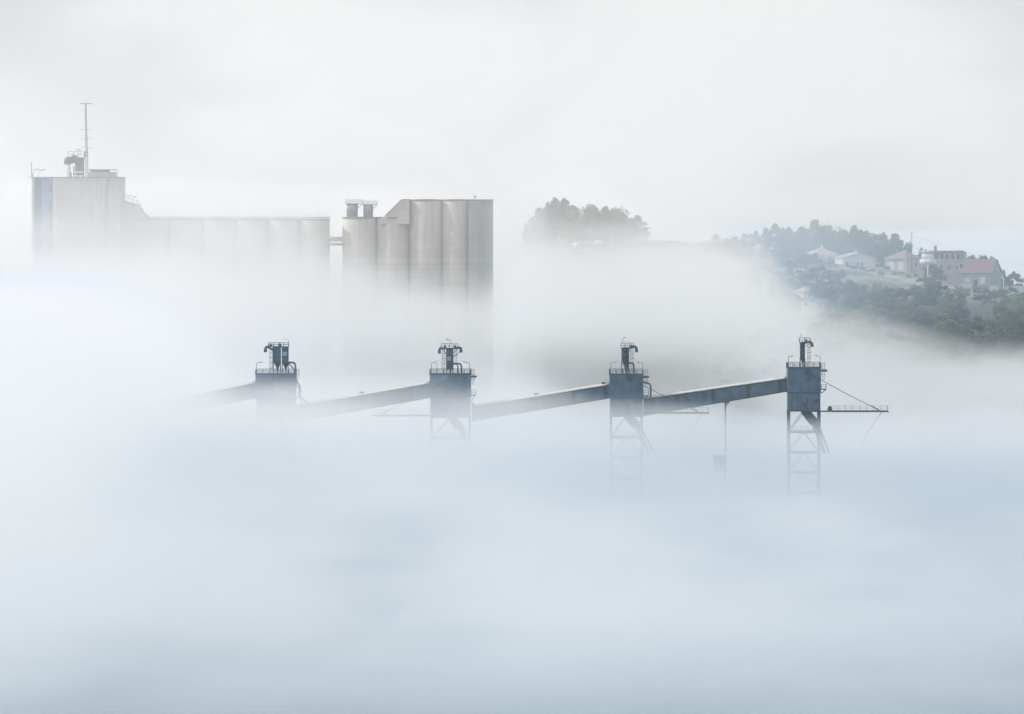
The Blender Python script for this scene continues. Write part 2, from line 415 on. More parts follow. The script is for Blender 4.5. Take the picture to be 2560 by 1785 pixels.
# ------------------------------------------------------------------ water, quay, plant ground, hill
def water_mat():
    m, nt, bs = new_mat('sea_water')
    N, L = nt.nodes, nt.links
    geo = N.new('ShaderNodeNewGeometry')
    mp = N.new('ShaderNodeMapping'); mp.inputs['Scale'].default_value = (0.22, 0.9, 1)
    L.new(geo.outputs['Position'], mp.inputs['Vector'])
    nz = N.new('ShaderNodeTexNoise'); nz.inputs['Scale'].default_value = 0.22; nz.inputs['Detail'].default_value = 9; nz.inputs['Roughness'].default_value = 0.72; nz.inputs['Distortion'].default_value = 0.7
    L.new(mp.outputs[0], nz.inputs['Vector'])
    cr = N.new('ShaderNodeValToRGB')
    cr.color_ramp.elements[0].position = 0.3; cr.color_ramp.elements[0].color = (0.025, 0.11, 0.17, 1)
    cr.color_ramp.elements[1].position = 0.75; cr.color_ramp.elements[1].color = (0.09, 0.23, 0.32, 1)
    L.new(nz.outputs['Fac'], cr.inputs['Fac']); L.new(cr.outputs['Color'], bs.inputs['Base Color'])
    bp = N.new('ShaderNodeBump'); bp.inputs['Strength'].default_value = 0.9; bp.inputs['Distance'].default_value = 0.9
    L.new(nz.outputs['Fac'], bp.inputs['Height']); L.new(bp.outputs[0], bs.inputs['Normal'])
    bs.inputs['Roughness'].default_value = 0.22
    bs.inputs['IOR'].default_value = 1.33
    return m
b = MB(); b.poly([(-1480, -50, 0), (1480, -50, 0), (1480, 5150, 0), (-1480, 5150, 0)])
tag(b.build('water', water_mat()), 'calm blue grey sea water under the fog', kind='structure')

def ground_mat():
    m, nt, bs = new_mat('hillside_ground')
    N, L = nt.nodes, nt.links
    geo = N.new('ShaderNodeNewGeometry')
    n1 = N.new('ShaderNodeTexNoise'); n1.inputs['Scale'].default_value = 0.07; n1.inputs['Detail'].default_value = 8; n1.inputs['Roughness'].default_value = 0.65
    L.new(geo.outputs['Position'], n1.inputs['Vector'])
    cr = N.new('ShaderNodeValToRGB')
    e = cr.color_ramp.elements
    e[0].position = 0.36; e[0].color = (0.075, 0.09, 0.045, 1)
    e[1].position = 0.62; e[1].color = (0.44, 0.39, 0.29, 1)
    q = e.new(0.47); q.color = (0.16, 0.16, 0.09, 1)
    q = e.new(0.54); q.color = (0.31, 0.285, 0.19, 1)
    L.new(n1.outputs['Fac'], cr.inputs['Fac'])
    sp = N.new('ShaderNodeSeparateXYZ'); L.new(geo.outputs['Position'], sp.inputs[0])
    mz = N.new('ShaderNodeMapRange'); mz.inputs[1].default_value = 46; mz.inputs[2].default_value = 52   # dry grass only on the terraces, scrub below
    L.new(sp.outputs[2], mz.inputs[0])
    mxg = N.new('ShaderNodeMix'); mxg.data_type = 'RGBA'; mxg.inputs['A'].default_value = (0.045, 0.06, 0.045, 1)
    L.new(mz.outputs[0], mxg.inputs['Factor']); L.new(cr.outputs['Color'], mxg.inputs['B'])
    L.new(mxg.outputs['Result'], bs.inputs['Base Color'])
    bs.inputs['Roughness'].default_value = 0.95
    n2 = N.new('ShaderNodeTexNoise'); n2.inputs['Scale'].default_value = 0.8; n2.inputs['Detail'].default_value = 6
    L.new(geo.outputs['Position'], n2.inputs['Vector'])
    bp = N.new('ShaderNodeBump'); bp.inputs['Distance'].default_value = 0.5; L.new(n2.outputs['Fac'], bp.inputs['Height']); L.new(bp.outputs[0], bs.inputs['Normal'])
    return m

def interp(pts, x):
    if x <= pts[0][0]: return pts[0][1]
    for (a, va), (c, vc) in zip(pts, pts[1:]):
        if x <= c:
            t = (x - a) / (c - a); t = t * t * (3 - 2 * t) * 0.5 + t * 0.5
            return va + (vc - va) * t
    return pts[-1][1]
SHELF = [(-9, 3), (-2, 20), (5, 52), (12, 61), (20, 62), (45, 64), (80, 62.5), (95, 59.8), (118, 57.6), (129, 56.2), (140, 53.3), (152, 52.0), (167, 49.8), (200, 46), (320, 30)]
def hill_z(x, y, rough=True):
    s = interp(SHELF, x)
    p2 = interp([(1780, -0.06), (1840, 0.1), (1930, 0.6), (1985, 0.93), (2010, 1.0), (2060, 1.03), (2200, 1.0), (2450, 0.5), (2700, -0.05)], y)
    k = interp([(40, 0.0), (95, 1.0)], x)
    p = interp([(1600, -0.06), (1660, 0.1), (1740, 0.63), (1800, 0.76), (1900, 0.935), (1925, 0.985), (1990, 1.0), (2060, 1.03), (2200, 1.0), (2450, 0.5), (2700, -0.05)], y)
    p = p2 + (p - p2) * k
    z = s * p
    if rough:
        z += (mnoise.noise(Vector((x * 0.05, y * 0.05, 2.0))) * 1.2 + mnoise.noise(Vector((x * 0.17, y * 0.17, 7.0))) * 0.4) * max(0, min(1, p * 1.2))
    return z
bm = bmesh.new()
nx, ny = 150, 170
gv = [[bm.verts.new((-40 + 400 * i / nx, 1590 + 1150 * (j / ny) ** 1.6, 0)) for j in range(ny + 1)] for i in range(nx + 1)]
for r in gv:
    for v in r: v.co.z = hill_z(v.co.x, v.co.y)
for i in range(nx):
    for j in range(ny):
        f = bm.faces.new((gv[i][j], gv[i + 1][j], gv[i + 1][j + 1], gv[i][j + 1])); f.smooth = True
me = bpy.data.meshes.new('hill'); bm.to_mesh(me); bm.free(); me.materials.append(ground_mat())
ho = bpy.data.objects.new('hill', me); COL.objects.link(ho)
tag(ho, 'wooded hillside with dry grass terraces rising out of the fog', kind='structure')

b = MB(); b.box(-420, 20, 1900, 2400, -3, 6.0)
tag(b.build('ground', M['yard']), 'flat plant yard under the silos', kind='structure')
b = MB(); b.box(-160, 95, 1488, 1512, -3, 2.0)
tag(b.build('quay', M['asphalt'], bevel=0.2), 'long loading quay under the transfer towers', kind='structure')

# ------------------------------------------------------------------ loading towers
DT = 1496.0
class Frame:
    """pixel crop -> local metres of a thing whose origin sits at (ox, 1500, oz)"""
    def __init__(self, x0, y0, s, ox, oz, D=DT):
        self.a = (x0, y0, s, ox, oz, D)
    def x(self, u):
        x0, y0, s, ox, oz, D = self.a
        return (x0 + u * s - 1280) * D / F - ox
    def z(self, v):
        x0, y0, s, ox, oz, D = self.a
        return CAMZ - (y0 + v * s - HOR) * D / F - oz
    def p(self, u, v, y=-4.0):
        return Vector((self.x(u), y, self.z(v)))

def railing(mb, pts, h, gap=1.7, w=0.09, rails=2):
    """posts and rails along a 3-d path"""
    for a, c in zip(pts, pts[1:]):
        a, c = Vector(a), Vector(c)
        n = max(1, round((c - a).length / gap))
        for i in range(n + 1):
            q = a.lerp(c, i / n); mb.bar(q, q + Vector((0, 0, h)), w)
        for k in range(rails):
            zz = Vector((0, 0, h * (1 - k / rails)))
            mb.bar(a + zz, c + zz, w * 0.85)
    return mb

def ladder(mb, x, y, z0, z1, wd=0.5, cage=True):
    for s in (-1, 1): mb.bar((x + s * wd / 2, y, z0), (x + s * wd / 2, y, z1), 0.07)
    n = int((z1 - z0) / 0.45)
    for i in range(n + 1):
        z = z0 + (z1 - z0) * i / max(1, n); mb.bar((x - wd / 2, y, z), (x + wd / 2, y, z), 0.05)
    if cage:
        k = max(2, int((z1 - z0) / 1.2))
        for i in range(1, k + 1):
            z = z0 + (z1 - z0) * i / k
            mb.tube([(x + 0.42 * math.cos(t * math.pi / 6), y - 0.55 + 0.5 * math.sin(t * math.pi / 6), z) for t in range(12)] + [(x + 0.42, y - 0.55, z)], 0.035, 5)
        for dx in (-0.42, 0.42): mb.bar((x + dx, y - 0.55, z0 + 1.2), (x + dx, y - 0.55, z1), 0.05)
    return mb

def roof_lamp(root, fr, u, v0, v1, uend, vend, y=-3.6):
    pole = MB(); pole.tube([fr.p(u, v0, y), fr.p(u, v1, y), fr.p(u + (uend - u) * 0.12, v1 + (vend - v1) * 0.5, y)], 0.06, 6)
    po = pole.build('lamp_post', M['rail'], root)
    hd = MB(); a = fr.p(u + (uend - u) * 0.1, v1 + (vend - v1) * 0.45, y); c = fr.p(uend, vend, y)
    hd.bar(a, a.lerp(c, 0.35), 0.16, 0.10); hd.bar(a.lerp(c, 0.33), c, 0.32, 0.16)
    hd.build('lamp_head', M['lamp'], po)

def collector(root, fr, u0, u1, vtop, vbot, vroof, y=0.0, round_=True, hop=True, window=None, name='dust_collector'):
    """filter housing on legs with a hopper below"""
    x0, x1 = fr.x(u0), fr.x(u1); zt, zb, zr = fr.z(vtop), fr.z(vbot), fr.z(vroof)
    r = (x1 - x0) / 2; cx = (x0 + x1) / 2
    mb = MB()
    if round_:
        mb.lathe(cx, y, [(r * 0.97, zb), (r * 0.97, zt - 0.5), (r * 1.08, zt - 0.5), (r * 1.08, zt - 0.25), (r, zt - 0.25), (r, zt), (r * 0.6, zt + 0.25)], 20)
        zz = zb + (zt - zb) * 0.5
        mb.lathe(cx, y, [(r * 0.9, zz - 0.12), (r * 1.06, zz - 0.12), (r * 1.06, zz + 0.12), (r * 0.9, zz + 0.12)], 20)
        mb.lathe(cx, y, [(r * 0.9, zb - 0.1), (r * 1.08, zb - 0.1), (r * 1.08, zb + 0.12), (r * 0.9, zb + 0.12)], 20)
    else:
        mb.box(x0, x1, y - r, y + r, zb, zt)
        mb.box(x0 - 0.12, x1 + 0.12, y - r - 0.12, y + r + 0.12, zt, zt + 0.2)
        mb.box(x0 - 0.08, x1 + 0.08, y - r - 0.08, y + r + 0.08, zb - 0.15, zb)
        for k in (0.33, 0.66):
            mb.box(x0 - 0.05, x1 + 0.05, y - r - 0.05, y + r + 0.05, zb + (zt - zb) * k - 0.06, zb + (zt - zb) * k + 0.06)
    body = mb.build(name, M['collector'], root)
    if hop:
        mb = MB(); hz_ = zb - (zb - zr) * 0.62
        mb.lathe(cx + r * 0.15, y, [(r * 0.22, hz_ - 0.35), (r * 0.22, hz_), (r * 0.88, zb - 0.1)], 14)
        mb.tube([(cx + r * 0.15, y, hz_ - 0.3), (cx + r * 0.3, y, hz_ - 0.7), (cx + r * 0.1, y, zr)], r * 0.18, 8)
        mb.build('hopper', M['steel'], body)
    for sx in (-1, 1):
        for sy in (-1, 1):
            mb = MB(); mb.bar((cx + sx * r * 0.9, y + sy * r * 0.9, zr), (cx + sx * r * 0.9, y + sy * r * 0.9, zb + 0.1), 0.17)
            mb.build('support_leg', M['steel'], body)
    mb = MB()
    mb.bar((cx - r * 0.9, y - r * 0.9, zr + 0.3), (cx + r * 0.9, y - r * 0.9, zb - 0.2), 0.07)
    mb.bar((cx + r * 0.9, y + r * 0.9, zr + 0.3), (cx - r * 0.9, y + r * 0.9, zb - 0.2), 0.07)
    mb.build('leg_brace', M['steel'], body)
    if window:
        wu0, wu1, wv0, wv1 = window
        mb = MB(); mb.box(fr.x(wu0), fr.x(wu1), y - r * 1.05 - 0.12, y - r * 0.55, fr.z(wv1), fr.z(wv0))
        mb.build('pale_hatch', M['pale_panel'], body)
    return body, cx, r

def top_deck(body, fr, u0, u1, vdeck, vrail, y=0.0, r=1.2):
    mb = MB(); mb.box(fr.x(u0), fr.x(u1), y - r, y + r, fr.z(vdeck) - 0.08, fr.z(vdeck) + 0.08)
    mb.build('top_platform', M['steel'], body)
    z = fr.z(vdeck) + 0.08; h = fr.z(vrail) - z
    mb = MB(); railing(mb, [(fr.x(u0), y - r, z), (fr.x(u1), y - r, z), (fr.x(u1), y + r, z), (fr.x(u0), y + r, z), (fr.x(u0), y - r, z)], h, 1.2, 0.09)
    mb.build('top_railing', M['rail'], body)

def gooseneck(body, pts, r0, r1):
    """hooded outlet: thin duct arching over into a fat drooping hood"""
    mb = MB(); n = len(pts)
    mb.tube(pts, [r0 + (r1 - r0) * (i / (n - 1)) ** 0.8 for i in range(n)], 12)
    mb.build('outlet_hood', M['collector'], body)

def fan(body, p):
    mb = MB(); mb.lathe(p[0], p[1], [(0.25, p[2]), (0.25, p[2] + 0.5), (0.12, p[2] + 0.6), (0.12, p[2] + 0.95)], 10)
    mb.box(p[0] - 0.4, p[0] + 0.4, p[1] - 0.25, p[1] + 0.25, p[2] - 0.1, p[2] + 0.25)
    mb.build('fan_motor', M['steel'], body)

def pipe(root, pts, r, name='pipe'):
    mb = MB(); P = [Vector(p) for p in pts]
    sm = [P[0]]
    for i in range(1, len(P) - 1):          # rounded elbows
        a, c, e = P[i - 1], P[i], P[i + 1]
        ra = min(0.9, (a - c).length * 0.45, (e - c).length * 0.45)
        q0 = c + (a - c).normalized() * ra; q1 = c + (e - c).normalized() * ra
        for t in (0, 0.25, 0.5, 0.75, 1): sm.append((1 - t) ** 2 * q0 + 2 * t * (1 - t) * c + t * t * q1)
    sm.append(P[-1])
    mb.tube(sm, r, 10)
    return mb.build(name, M['pipe'], root)

def tower(label, fr, ox, oz, u0, u1, vtop, vseam, vbot, vrail, legs=True):
    root = empty('transfer_tower', (ox, 1500, oz))
    tag(root, label, 'conveyor tower', 'loading towers along the quay')
    x0, x1 = fr.x(u0), fr.x(u1); zt, zs, zb = fr.z(vtop), fr.z(vseam), fr.z(vbot)
    mb = MB(); mb.box(x0, x1, -4, 4, zs, zt)
    mb.build('upper_cladding', M['clad'], root, 0.05)
    mb = MB(); mb.box(x0 - 0.12, x1 + 0.12, -4.12, 4.12, zt - 0.15, zt + 0.12)
    mb.build('roof', M['steel'], root)
    mb = MB(); mb.box(x0 + 0.15, x1 - 0.12, -3.85, 3.85, zb, zs - 0.16)
    mb.build('lower_cladding', M['clad_low'], root, 0.04)
    mb = MB(); mb.box(x0 - 0.08, x1 + 0.08, -4.08, 4.08, zs - 0.16, zs); mb.build('edge_beam', M['steel'], root)
    mb = MB(); mb.box(x0 + 0.02, x1 + 0.02, -4.0, 4.0, zb - 0.22, zb); mb.build('edge_beam', M['steel'], root)
    z = zt + 0.12; h = fr.z(vrail) - z
    mb = MB(); railing(mb, [(x0, -3.95, z), (x1, -3.95, z), (x1, 3.95, z), (x0, 3.95, z), (x0, -3.95, z)], h, 1.75, 0.10)
    mb.build('roof_railing', M['rail'], root)
    for sx in (x0 + 0.1, x1 - 0.1):
        mb = MB(); mb.bar((sx, -3.9, z), (sx, -3.9, z + h * 1.05), 0.28); mb.build('corner_post', M['steel'], root)
    # legs and bracing
    for sx in (x0 + 0.4, x1 - 0.32):
        for sy in (-3.5, 3.5):
            mb = MB(); mb.bar((sx, sy, 0), (sx, sy, zb - 0.22), 0.5)
            mb.build('leg', M['steel'], root)
    xl, xr = x0 + 0.65, x1 - 0.57; xm = (xl + xr) / 2
    step = 5.1; zz = zb - 0.3; k = 0; levels = []
    while zz - step > 0.5:
        w_ = 0.0
        for sy in (-3.5, 3.5):
            mb = MB()
            mb.tube([(xl, sy, zz - step + 0.4), (xm, sy, zz), (xr, sy, zz - step + 0.4)], 0.095, 6)
            mb.build('leg_brace', M['steel'], root)
        for sx in (xl - 0.2, xr + 0.2):
            mb = MB(); mb.bar((sx, -3.3, zz), (sx, 3.3, zz - step + 0.4), 0.14); mb.build('side_brace', M['steel'], root)
        zz -= step; levels.append(zz); k += 1
    for i, zl in enumerate(levels):
        for ya in (-3.75, 3.25):
            mb = MB(); mb.box(xl, xr, ya, ya + 0.5, zl - 0.22, zl + 0.22); mb.build('floor_beam', M['steel'], root)
        if i == 0:
            mb = MB(); mb.box(xl, xr, -3.24, 3.24, zl + 0.05, zl + 0.14); mb.build('platform_floor', M['steel'], root)
        if i == 0:
            mb = MB(); railing(mb, [(xl, -3.6, zl + 0.22), (xr, -3.6, zl + 0.22)], 1.2, 1.4, 0.08)
            mb.build('platform_railing', M['rail'], root)
    return root, (x0, x1, zt, zs, zb)

def side_access(root, fr, box, urail, vtop, vlad, ubar, vbar, uplat, vpt, vpb, vbr):
    """caged ladder and small platforms on the right flank"""
    x0, x1, zt, zs, zb = box
    mb = MB(); ladder(mb, (fr.x(urail) + x1) / 2 + 0.1, -3.2, fr.z(vlad), fr.z(vtop), 0.5, True)
    mb.bar((x1, -3.2, fr.z(vbar)), (fr.x(ubar), -3.2, fr.z(vbar)), 0.28, 0.5)
    mb.build('side_ladder', M['rail'], root)
    mb = MB(); zp = fr.z(vpb)
    mb.box(x1 + 0.02, fr.x(uplat), -3.8, -2.2, zp - 0.12, zp + 0.12)
    mb.bar((fr.x(uplat) - 0.1, -3.7, zp - 0.1), (x1 + 0.05, -3.7, fr.z(vbr)), 0.2)
    railing(mb, [(x1 + 0.1, -3.75, zp + 0.1), (fr.x(uplat), -3.75, zp + 0.1), (fr.x(uplat), -2.25, zp + 0.1)], fr.z(vpt) - zp, 1.0, 0.09)
    mb.build('side_platform', M['rail'], root)

def boom(root, fr, ua, ub, v, vrail, urail, cable, box, winch=None):
    """slewing boom with walkway rail and stay rope"""
    xa, xb, z = fr.x(ua), fr.x(ub), fr.z(v)
    s = 1 if xb > xa else -1
    mb = MB()
    lo, hi = sorted((xa, xb))
    mb.box(lo, hi, -4.9, -4.7, z - 0.18, z + 0.12); mb.box(lo, hi, -3.6, -3.4, z - 0.18, z + 0.12)
    n = int((hi - lo) / 1.2)
    for i in range(n):
        a = lo + (hi - lo) * i / n; c = lo + (hi - lo) * (i + 1) / n
        mb.bar((a, -4.75, z), (c, -3.5, z), 0.08)
    us = fr.x(urail); l2, h2 = sorted((us, xb))
    mb.box(l2, h2, -4.68, -3.62, z + 0.02, z + 0.14)
    mb.box(l2, h2, -4.95, -4.9, z - 0.22, z + 0.25)
    bo = mb.build('boom', M['steel'], root)
    mb = MB(); railing(mb, [(us, -4.85, z + 0.25), (xb, -4.85, z + 0.25), (xb, -3.5, z + 0.25)], fr.z(vrail) - z - 0.25, 1.85, 0.07)
    mb.build('boom_railing', M['rail'], bo)
    ca, cb = fr.p(*cable[0], y=-4.3), fr.p(*cable[1], y=-4.3)
    mb = MB()
    pts = [ca.lerp(cb, i / 8) - Vector((0, 0, 0.25 * math.sin(math.pi * i / 8))) for i in range(9)]
    mb.tube(pts, 0.075, 6)
    mb.bar(cb.lerp(ca, 0.10), cb + Vector((s * 0.3, 0, -0.2)), 0.26)
    mb.build('stay_rope', M['steel'], bo)
    mb = MB(); mb.lathe(ca.x, -4.35, [(0.3, ca.z - 0.55), (0.42, ca.z - 0.3), (0.42, ca.z), (0.22, ca.z + 0.3)], 12)
    mb.box(ca.x - 0.18, ca.x + 0.18, -4.25, -4.0, ca.z - 0.1, ca.z + 0.9)
    mb.build('rope_pulley', M['steel'], bo)
    xe = xb - s * 1.4
    mb = MB(); mb.bar((xe, -4.2, z - 0.15), (xe - s * 0.5, -4.2, z - 0.75), 0.12)
    mb.tube([(xe - s * 0.4, -4.2, z - 0.6), (xe - s * 4.2, -4.0, z - 6.2), (xe - s * 5.6, -3.9, z - 12.0)], 0.04, 5)
    mb.bar((xb, -4.2, z), (xb + s * 0.35, -4.2, z - 0.3), 0.2)
    mb.build('hoist_rope', M['rail'], bo)
    if winch:
        mb = MB(); wx = fr.x(winch)
        mb.box(wx - 0.55, wx + 0.55, -4.6, -3.7, z + 0.12, z + 0.75); mb.lathe(wx, -4.15, [(0.42, z + 0.75), (0.42, z + 1.05), (0.2, z + 1.3)], 12)
        mb.build('winch', M['steel'], bo)

def chute(root, p0, p1, p2, r):
    mb = MB(); p0, p1, p2 = Vector(p0), Vector(p1), Vector(p2)
    mb.tube([p0 + Vector((0, 0, 0.6)), p0, p1], [r * 0.8, r, r * 1.05], 12)
    mb.tube([p1 + Vector((-0.3, 0, 0.3)), p2 + Vector((-0.4, 0, 0))], [r * 0.5, r * 0.35], 10)
    mb.tube([p1 + Vector((0.5, 0.3, 0.3)), p2 + Vector((0.9, 0.3, 0.2))], [r * 0.35, r * 0.25], 8)
    mb.build('loading_chute', M['pipe'], root)

OZ = 2.0
# ---- fourth tower (right)
ox = (2010 - 1280) * DT / F
f4 = Frame(1840, 820, 420 / 1681.0, ox, OZ)
t4, bx = tower('rightmost blue grey loading tower, its lattice legs and right hand boom showing', f4, ox, OZ, 517, 850, 397, 641, 828, 350)
b4, cx, r = collector(t4, f4, 646, 699, 150, 312, 394, round_=True)
top_deck(b4, f4, 642, 750, 150, 101, r=0.9)
gooseneck(b4, [f4.p(692, 156, 0), f4.p(722, 148, 0), f4.p(746, 142, 0), f4.p(762, 150, 0), f4.p(768, 168, 0), f4.p(769, 192, 0)], 0.16, 0.42)
fan(b4, (f4.x(712), 0, f4.z(148)))
mb = MB(); mb.bar(f4.p(745, 158, 0), f4.p(700, 190, 0), 0.12); mb.build('deck_strut', M['steel'], b4)
mb = MB(); ladder(mb, f4.x(736), -0.9, f4.z(394), f4.z(150), 0.42); mb.build('access_ladder', M['rail'], b4)
mb = MB(); mb.tube([f4.p(655, 105, 0), f4.p(652, 75, 0), f4.p(660, 60, 0), f4.p(670, 56, 0)], 0.045, 5); mb.build('top_lamp', M['rail'], b4)
pipe(t4, [f4.p(690, 330, -0.5), f4.p(697, 350, -0.5), f4.p(684, 394, -0.5)], 0.16)
roof_lamp(t4, f4, 526, 395, 292, 576, 278); roof_lamp(t4, f4, 844, 395, 292, 785, 274)
side_access(t4, f4, bx, 892, 350, 520, 916, 427, 903, 570, 614, 655)
boom(t4, f4, 730, 1518, 832, 778, 955, ((700, 432), (1420, 815)), bx, winch=938)
chute(t4, f4.p(700, 838, 0), f4.p(790, 950, 0), f4.p(905, 1262, -2), 1.15)
mb = MB(); mb.box(f4.x(668), f4.x(716), -4.1, -3.8, f4.z(826), f4.z(705)); mb.build('door', M['steel'], t4)
mb = MB(); mb.box(f4.x(676), f4.x(700), -4.16, -4.1, f4.z(740), f4.z(712)); mb.build('warning_sign', weathered('sign_red', (0.30, 0.16, 0.14), 0.9, 1.1, 3), t4)
mb = MB(); mb.box(f4.x(788), f4.x(830), -4.0, -3.8, f4.z(742), f4.z(710)); mb.build('window', M['glass'], t4)

# ---- third tower
ox = (1566 - 1280) * DT / F
f3 = Frame(1440, 820, 400 / 1884.0, ox, OZ)
t3, bx = tower('third loading tower with a single round dust filter, legs fading into fog', f3, ox, OZ, 396, 792, 546, 826, 1036, 490)
b3, cx, r = collector(t3, f3, 537, 630, 240, 405, 543, window=None)
top_deck(b3, f3, 533, 680, 240, 182, r=1.1)
gooseneck(b3, [f3.p(628, 242, 0), f3.p(655, 232, 0), f3.p(680, 222, 0), f3.p(702, 226, 0), f3.p(715, 246, 0), f3.p(716, 290, 0)], 0.2, 0.40)
fan(b3, (f3.x(652), 0, f3.z(236)))
mb = MB(); mb.bar(f3.p(660, 248, 0), f3.p(630, 285, 0), 0.12); mb.build('deck_strut', M['steel'], b3)
mb = MB(); ladder(mb, f3.x(661), -1.0, f3.z(543), f3.z(240), 0.45); mb.build('access_ladder', M['rail'], b3)
mb = MB(); mb.tube([f3.p(550, 185, 0), f3.p(552, 140, 0), f3.p(562, 122, 0), f3.p(574, 116, 0)], 0.05, 5); mb.lathe(f3.x(578), 0, [(0.12, f3.z(121)), (0.34, f3.z(117)), (0.2, f3.z(112))], 8); mb.build('top_lamp', M['rail'], b3)
pipe(t3, [f3.p(622, 418, -0.4), f3.p(684, 416, -0.4), f3.p(687, 545, -0.4)], 0.2)
pipe(t3, [f3.p(622, 440, -0.9), f3.p(608, 500, -0.9), f3.p(600, 545, -0.9)], 0.16)
roof_lamp(t3, f3, 407, 545, 420, 475, 403); roof_lamp(t3, f3, 787, 545, 422, 713, 400)
side_access(t3, f3, bx, 848, 490, 690, 862, 578, 856, 740, 798, 838)
pipe(t3, [f3.p(792, 640, -3), f3.p(866, 655, -3), f3.p(882, 690, -3), f3.p(880, 850, -3)], 0.22)
boom(t3, f3, 690, 1562, 998, 936, 1060, ((605, 578), (1440, 985)), bx)
chute(t3, f3.p(610, 1042, 0), f3.p(720, 1160, 0), f3.p(880, 1480, -2), 1.1)
mb = MB(); mb.box(f3.x(582), f3.x(640), -4.1, -3.8, f3.z(1030), f3.z(890)); mb.build('door', M['steel'], t3)

# ---- second tower
ox = (1126 - 1280) * DT / F
f2 = Frame(840, 820, 400 / 2287.0, ox, OZ)
t2, bx = tower('second loading tower with twin drooping outlet hoods on its filter mast', f2, ox, OZ, 1340, 1928, 657, 986, 1270, 594)
b2, cx, r = collector(t2, f2, 1572, 1676, 300, 590, 655, round_=False, hop=False, window=(1588, 1642, 412, 472))
top_deck(b2, f2, 1500, 1742, 300, 231, r=1.2)
gooseneck(b2, [f2.p(1560, 305, 0), f2.p(1525, 298, 0), f2.p(1500, 292, 0), f2.p(1482, 300, 0), f2.p(1475, 325, 0), f2.p(1475, 372, 0)], 0.2, 0.40)
gooseneck(b2, [f2.p(1690, 302, 0), f2.p(1725, 292, 0), f2.p(1755, 285, 0), f2.p(1775, 290, 0), f2.p(1784, 312, 0), f2.p(1785, 356, 0)], 0.2, 0.40)
fan(b2, (f2.x(1552), 0, f2.z(297))); fan(b2, (f2.x(1700), 0, f2.z(297)))
mb = MB()
for a, c in (((1510, 305), (1575, 375)), ((1735, 305), (1675, 365)), ((1775, 345), (1678, 415))): mb.bar(f2.p(*a, 0), f2.p(*c, 0), 0.14)
mb.build('deck_strut', M['steel'], b2)
mb = MB(); ladder(mb, f2.x(1536), -0.7, f2.z(655), f2.z(300), 0.45); mb.build('access_ladder', M['rail'], b2)
mb = MB(); ladder(mb, f2.x(1710), -0.7, f2.z(490), f2.z(300), 0.45); mb.build('access_ladder', M['rail'], b2)
mb = MB(); mb.tube([f2.p(1642, 235, 0), f2.p(1641, 185, 0), f2.p(1610, 174, 0)], 0.05, 5); mb.bar(f2.p(1612, 174, 0), f2.p(1570, 168, 0), 0.2); mb.build('top_lamp', M['rail'], b2)
pipe(t2, [f2.p(1650, 512, -0.6), f2.p(1790, 510, -0.6), f2.p(1794, 655, -0.6)], 0.2)
pipe(t2, [f2.p(1660, 520, -1.2), f2.p(1740, 520, -1.2), f2.p(1744, 655, -1.2)], 0.16)
pipe(t2, [f2.p(1600, 530, -1.1), f2.p(1640, 570, -1.1), f2.p(1630, 655, -1.1)], 0.22)
roof_lamp(t2, f2, 1364, 655, 510, 1440, 488); roof_lamp(t2, f2, 1908, 655, 512, 1815, 482)
mb = MB(); mb.bar(f2.p(1437, 655, 3.6), f2.p(1437, 512, 3.6), 0.08); mb.build('lamp_post', M['rail'], t2)
side_access(t2, f2, bx, 1978, 592, 810, 2012, 696, 1997, 895, 962, 1045)
pipe(t2, [f2.p(1925, 1072, -3), f2.p(1965, 1084, -3), f2.p(1980, 1140, -3)], 0.2)
boom(t2, f2, 1500, 520, 1250, 1165, 1330, ((1635, 705), (640, 1232)), bx)
chute(t2, f2.p(1640, 1275, 0), f2.p(1760, 1420, 0), f2.p(1960, 1800, -2), 1.1)

# ---- first tower (left)
ox = (688 - 1280) * DT / F
f1 = Frame(440, 820, 400 / 2287.0, ox, OZ)
t1, bx = tower('leftmost loading tower with two dust filters and a thick pipe down its flank', f1, ox, OZ, 1135, 1706, 657, 1021, 1290, 597)
b1, cx, r = collector(t1, f1, 1376, 1490, 276, 490, 655, round_=False)
top_deck(b1, f1, 1312, 1602, 272, 216, r=1.2)
gooseneck(b1, [f1.p(1385, 320, 0), f1.p(1335, 296, 0), f1.p(1305, 276, 0), f1.p(1282, 276, 0), f1.p(1268, 300, 0), f1.p(1267, 352, 0)], 0.2, 0.42)
fan(b1, (f1.x(1345), 0, f1.z(268))); fan(b1, (f1.x(1478), 0, f1.z(262)))
mb = MB(); mb.bar(f1.p(1320, 280, 0), f1.p(1376, 335, 0), 0.14); mb.build('deck_strut', M['steel'], b1)
mb = MB(); ladder(mb, f1.x(1352), -0.8, f1.z(655), f1.z(272), 0.45); mb.build('access_ladder', M['rail'], b1)
mb = MB(); mb.tube([f1.p(1598, 220, 0), f1.p(1596, 180, 0), f1.p(1560, 160, 0), f1.p(1515, 148, 0)], 0.035, 5); mb.build('top_lamp', M['rail'], b1)
b1b, cx, r = collector(t1, f1, 1506, 1600, 292, 500, 655, round_=False, window=(1516, 1580, 345, 402))
pipe(t1, [f1.p(1510, 497, -1.2), f1.p(1690, 497, -1.2), f1.p(1708, 560, -3.9), f1.p(1712, 750, -4.3), f1.p(1780, 840, -4.3), f1.p(1772, 975, -4.3), f1.p(1885, 1085, -4.3)], 0.24)
pipe(t1, [f1.p(1600, 505, -0.7), f1.p(1660, 560, -3.9), f1.p(1690, 600, -4.3), f1.p(1700, 800, -4.3), f1.p(1762, 860, -4.3), f1.p(1752, 980, -4.3), f1.p(1810, 1085, -4.3)], 0.16)
mb = MB(); mb.box(f1.x(1700), f1.x(1770), -4.4, -3.2, f1.z(996), f1.z(974)); mb.build('pipe_bracket', M['steel'], t1)
roof_lamp(t1, f1, 1150, 655, 508, 1236, 485)
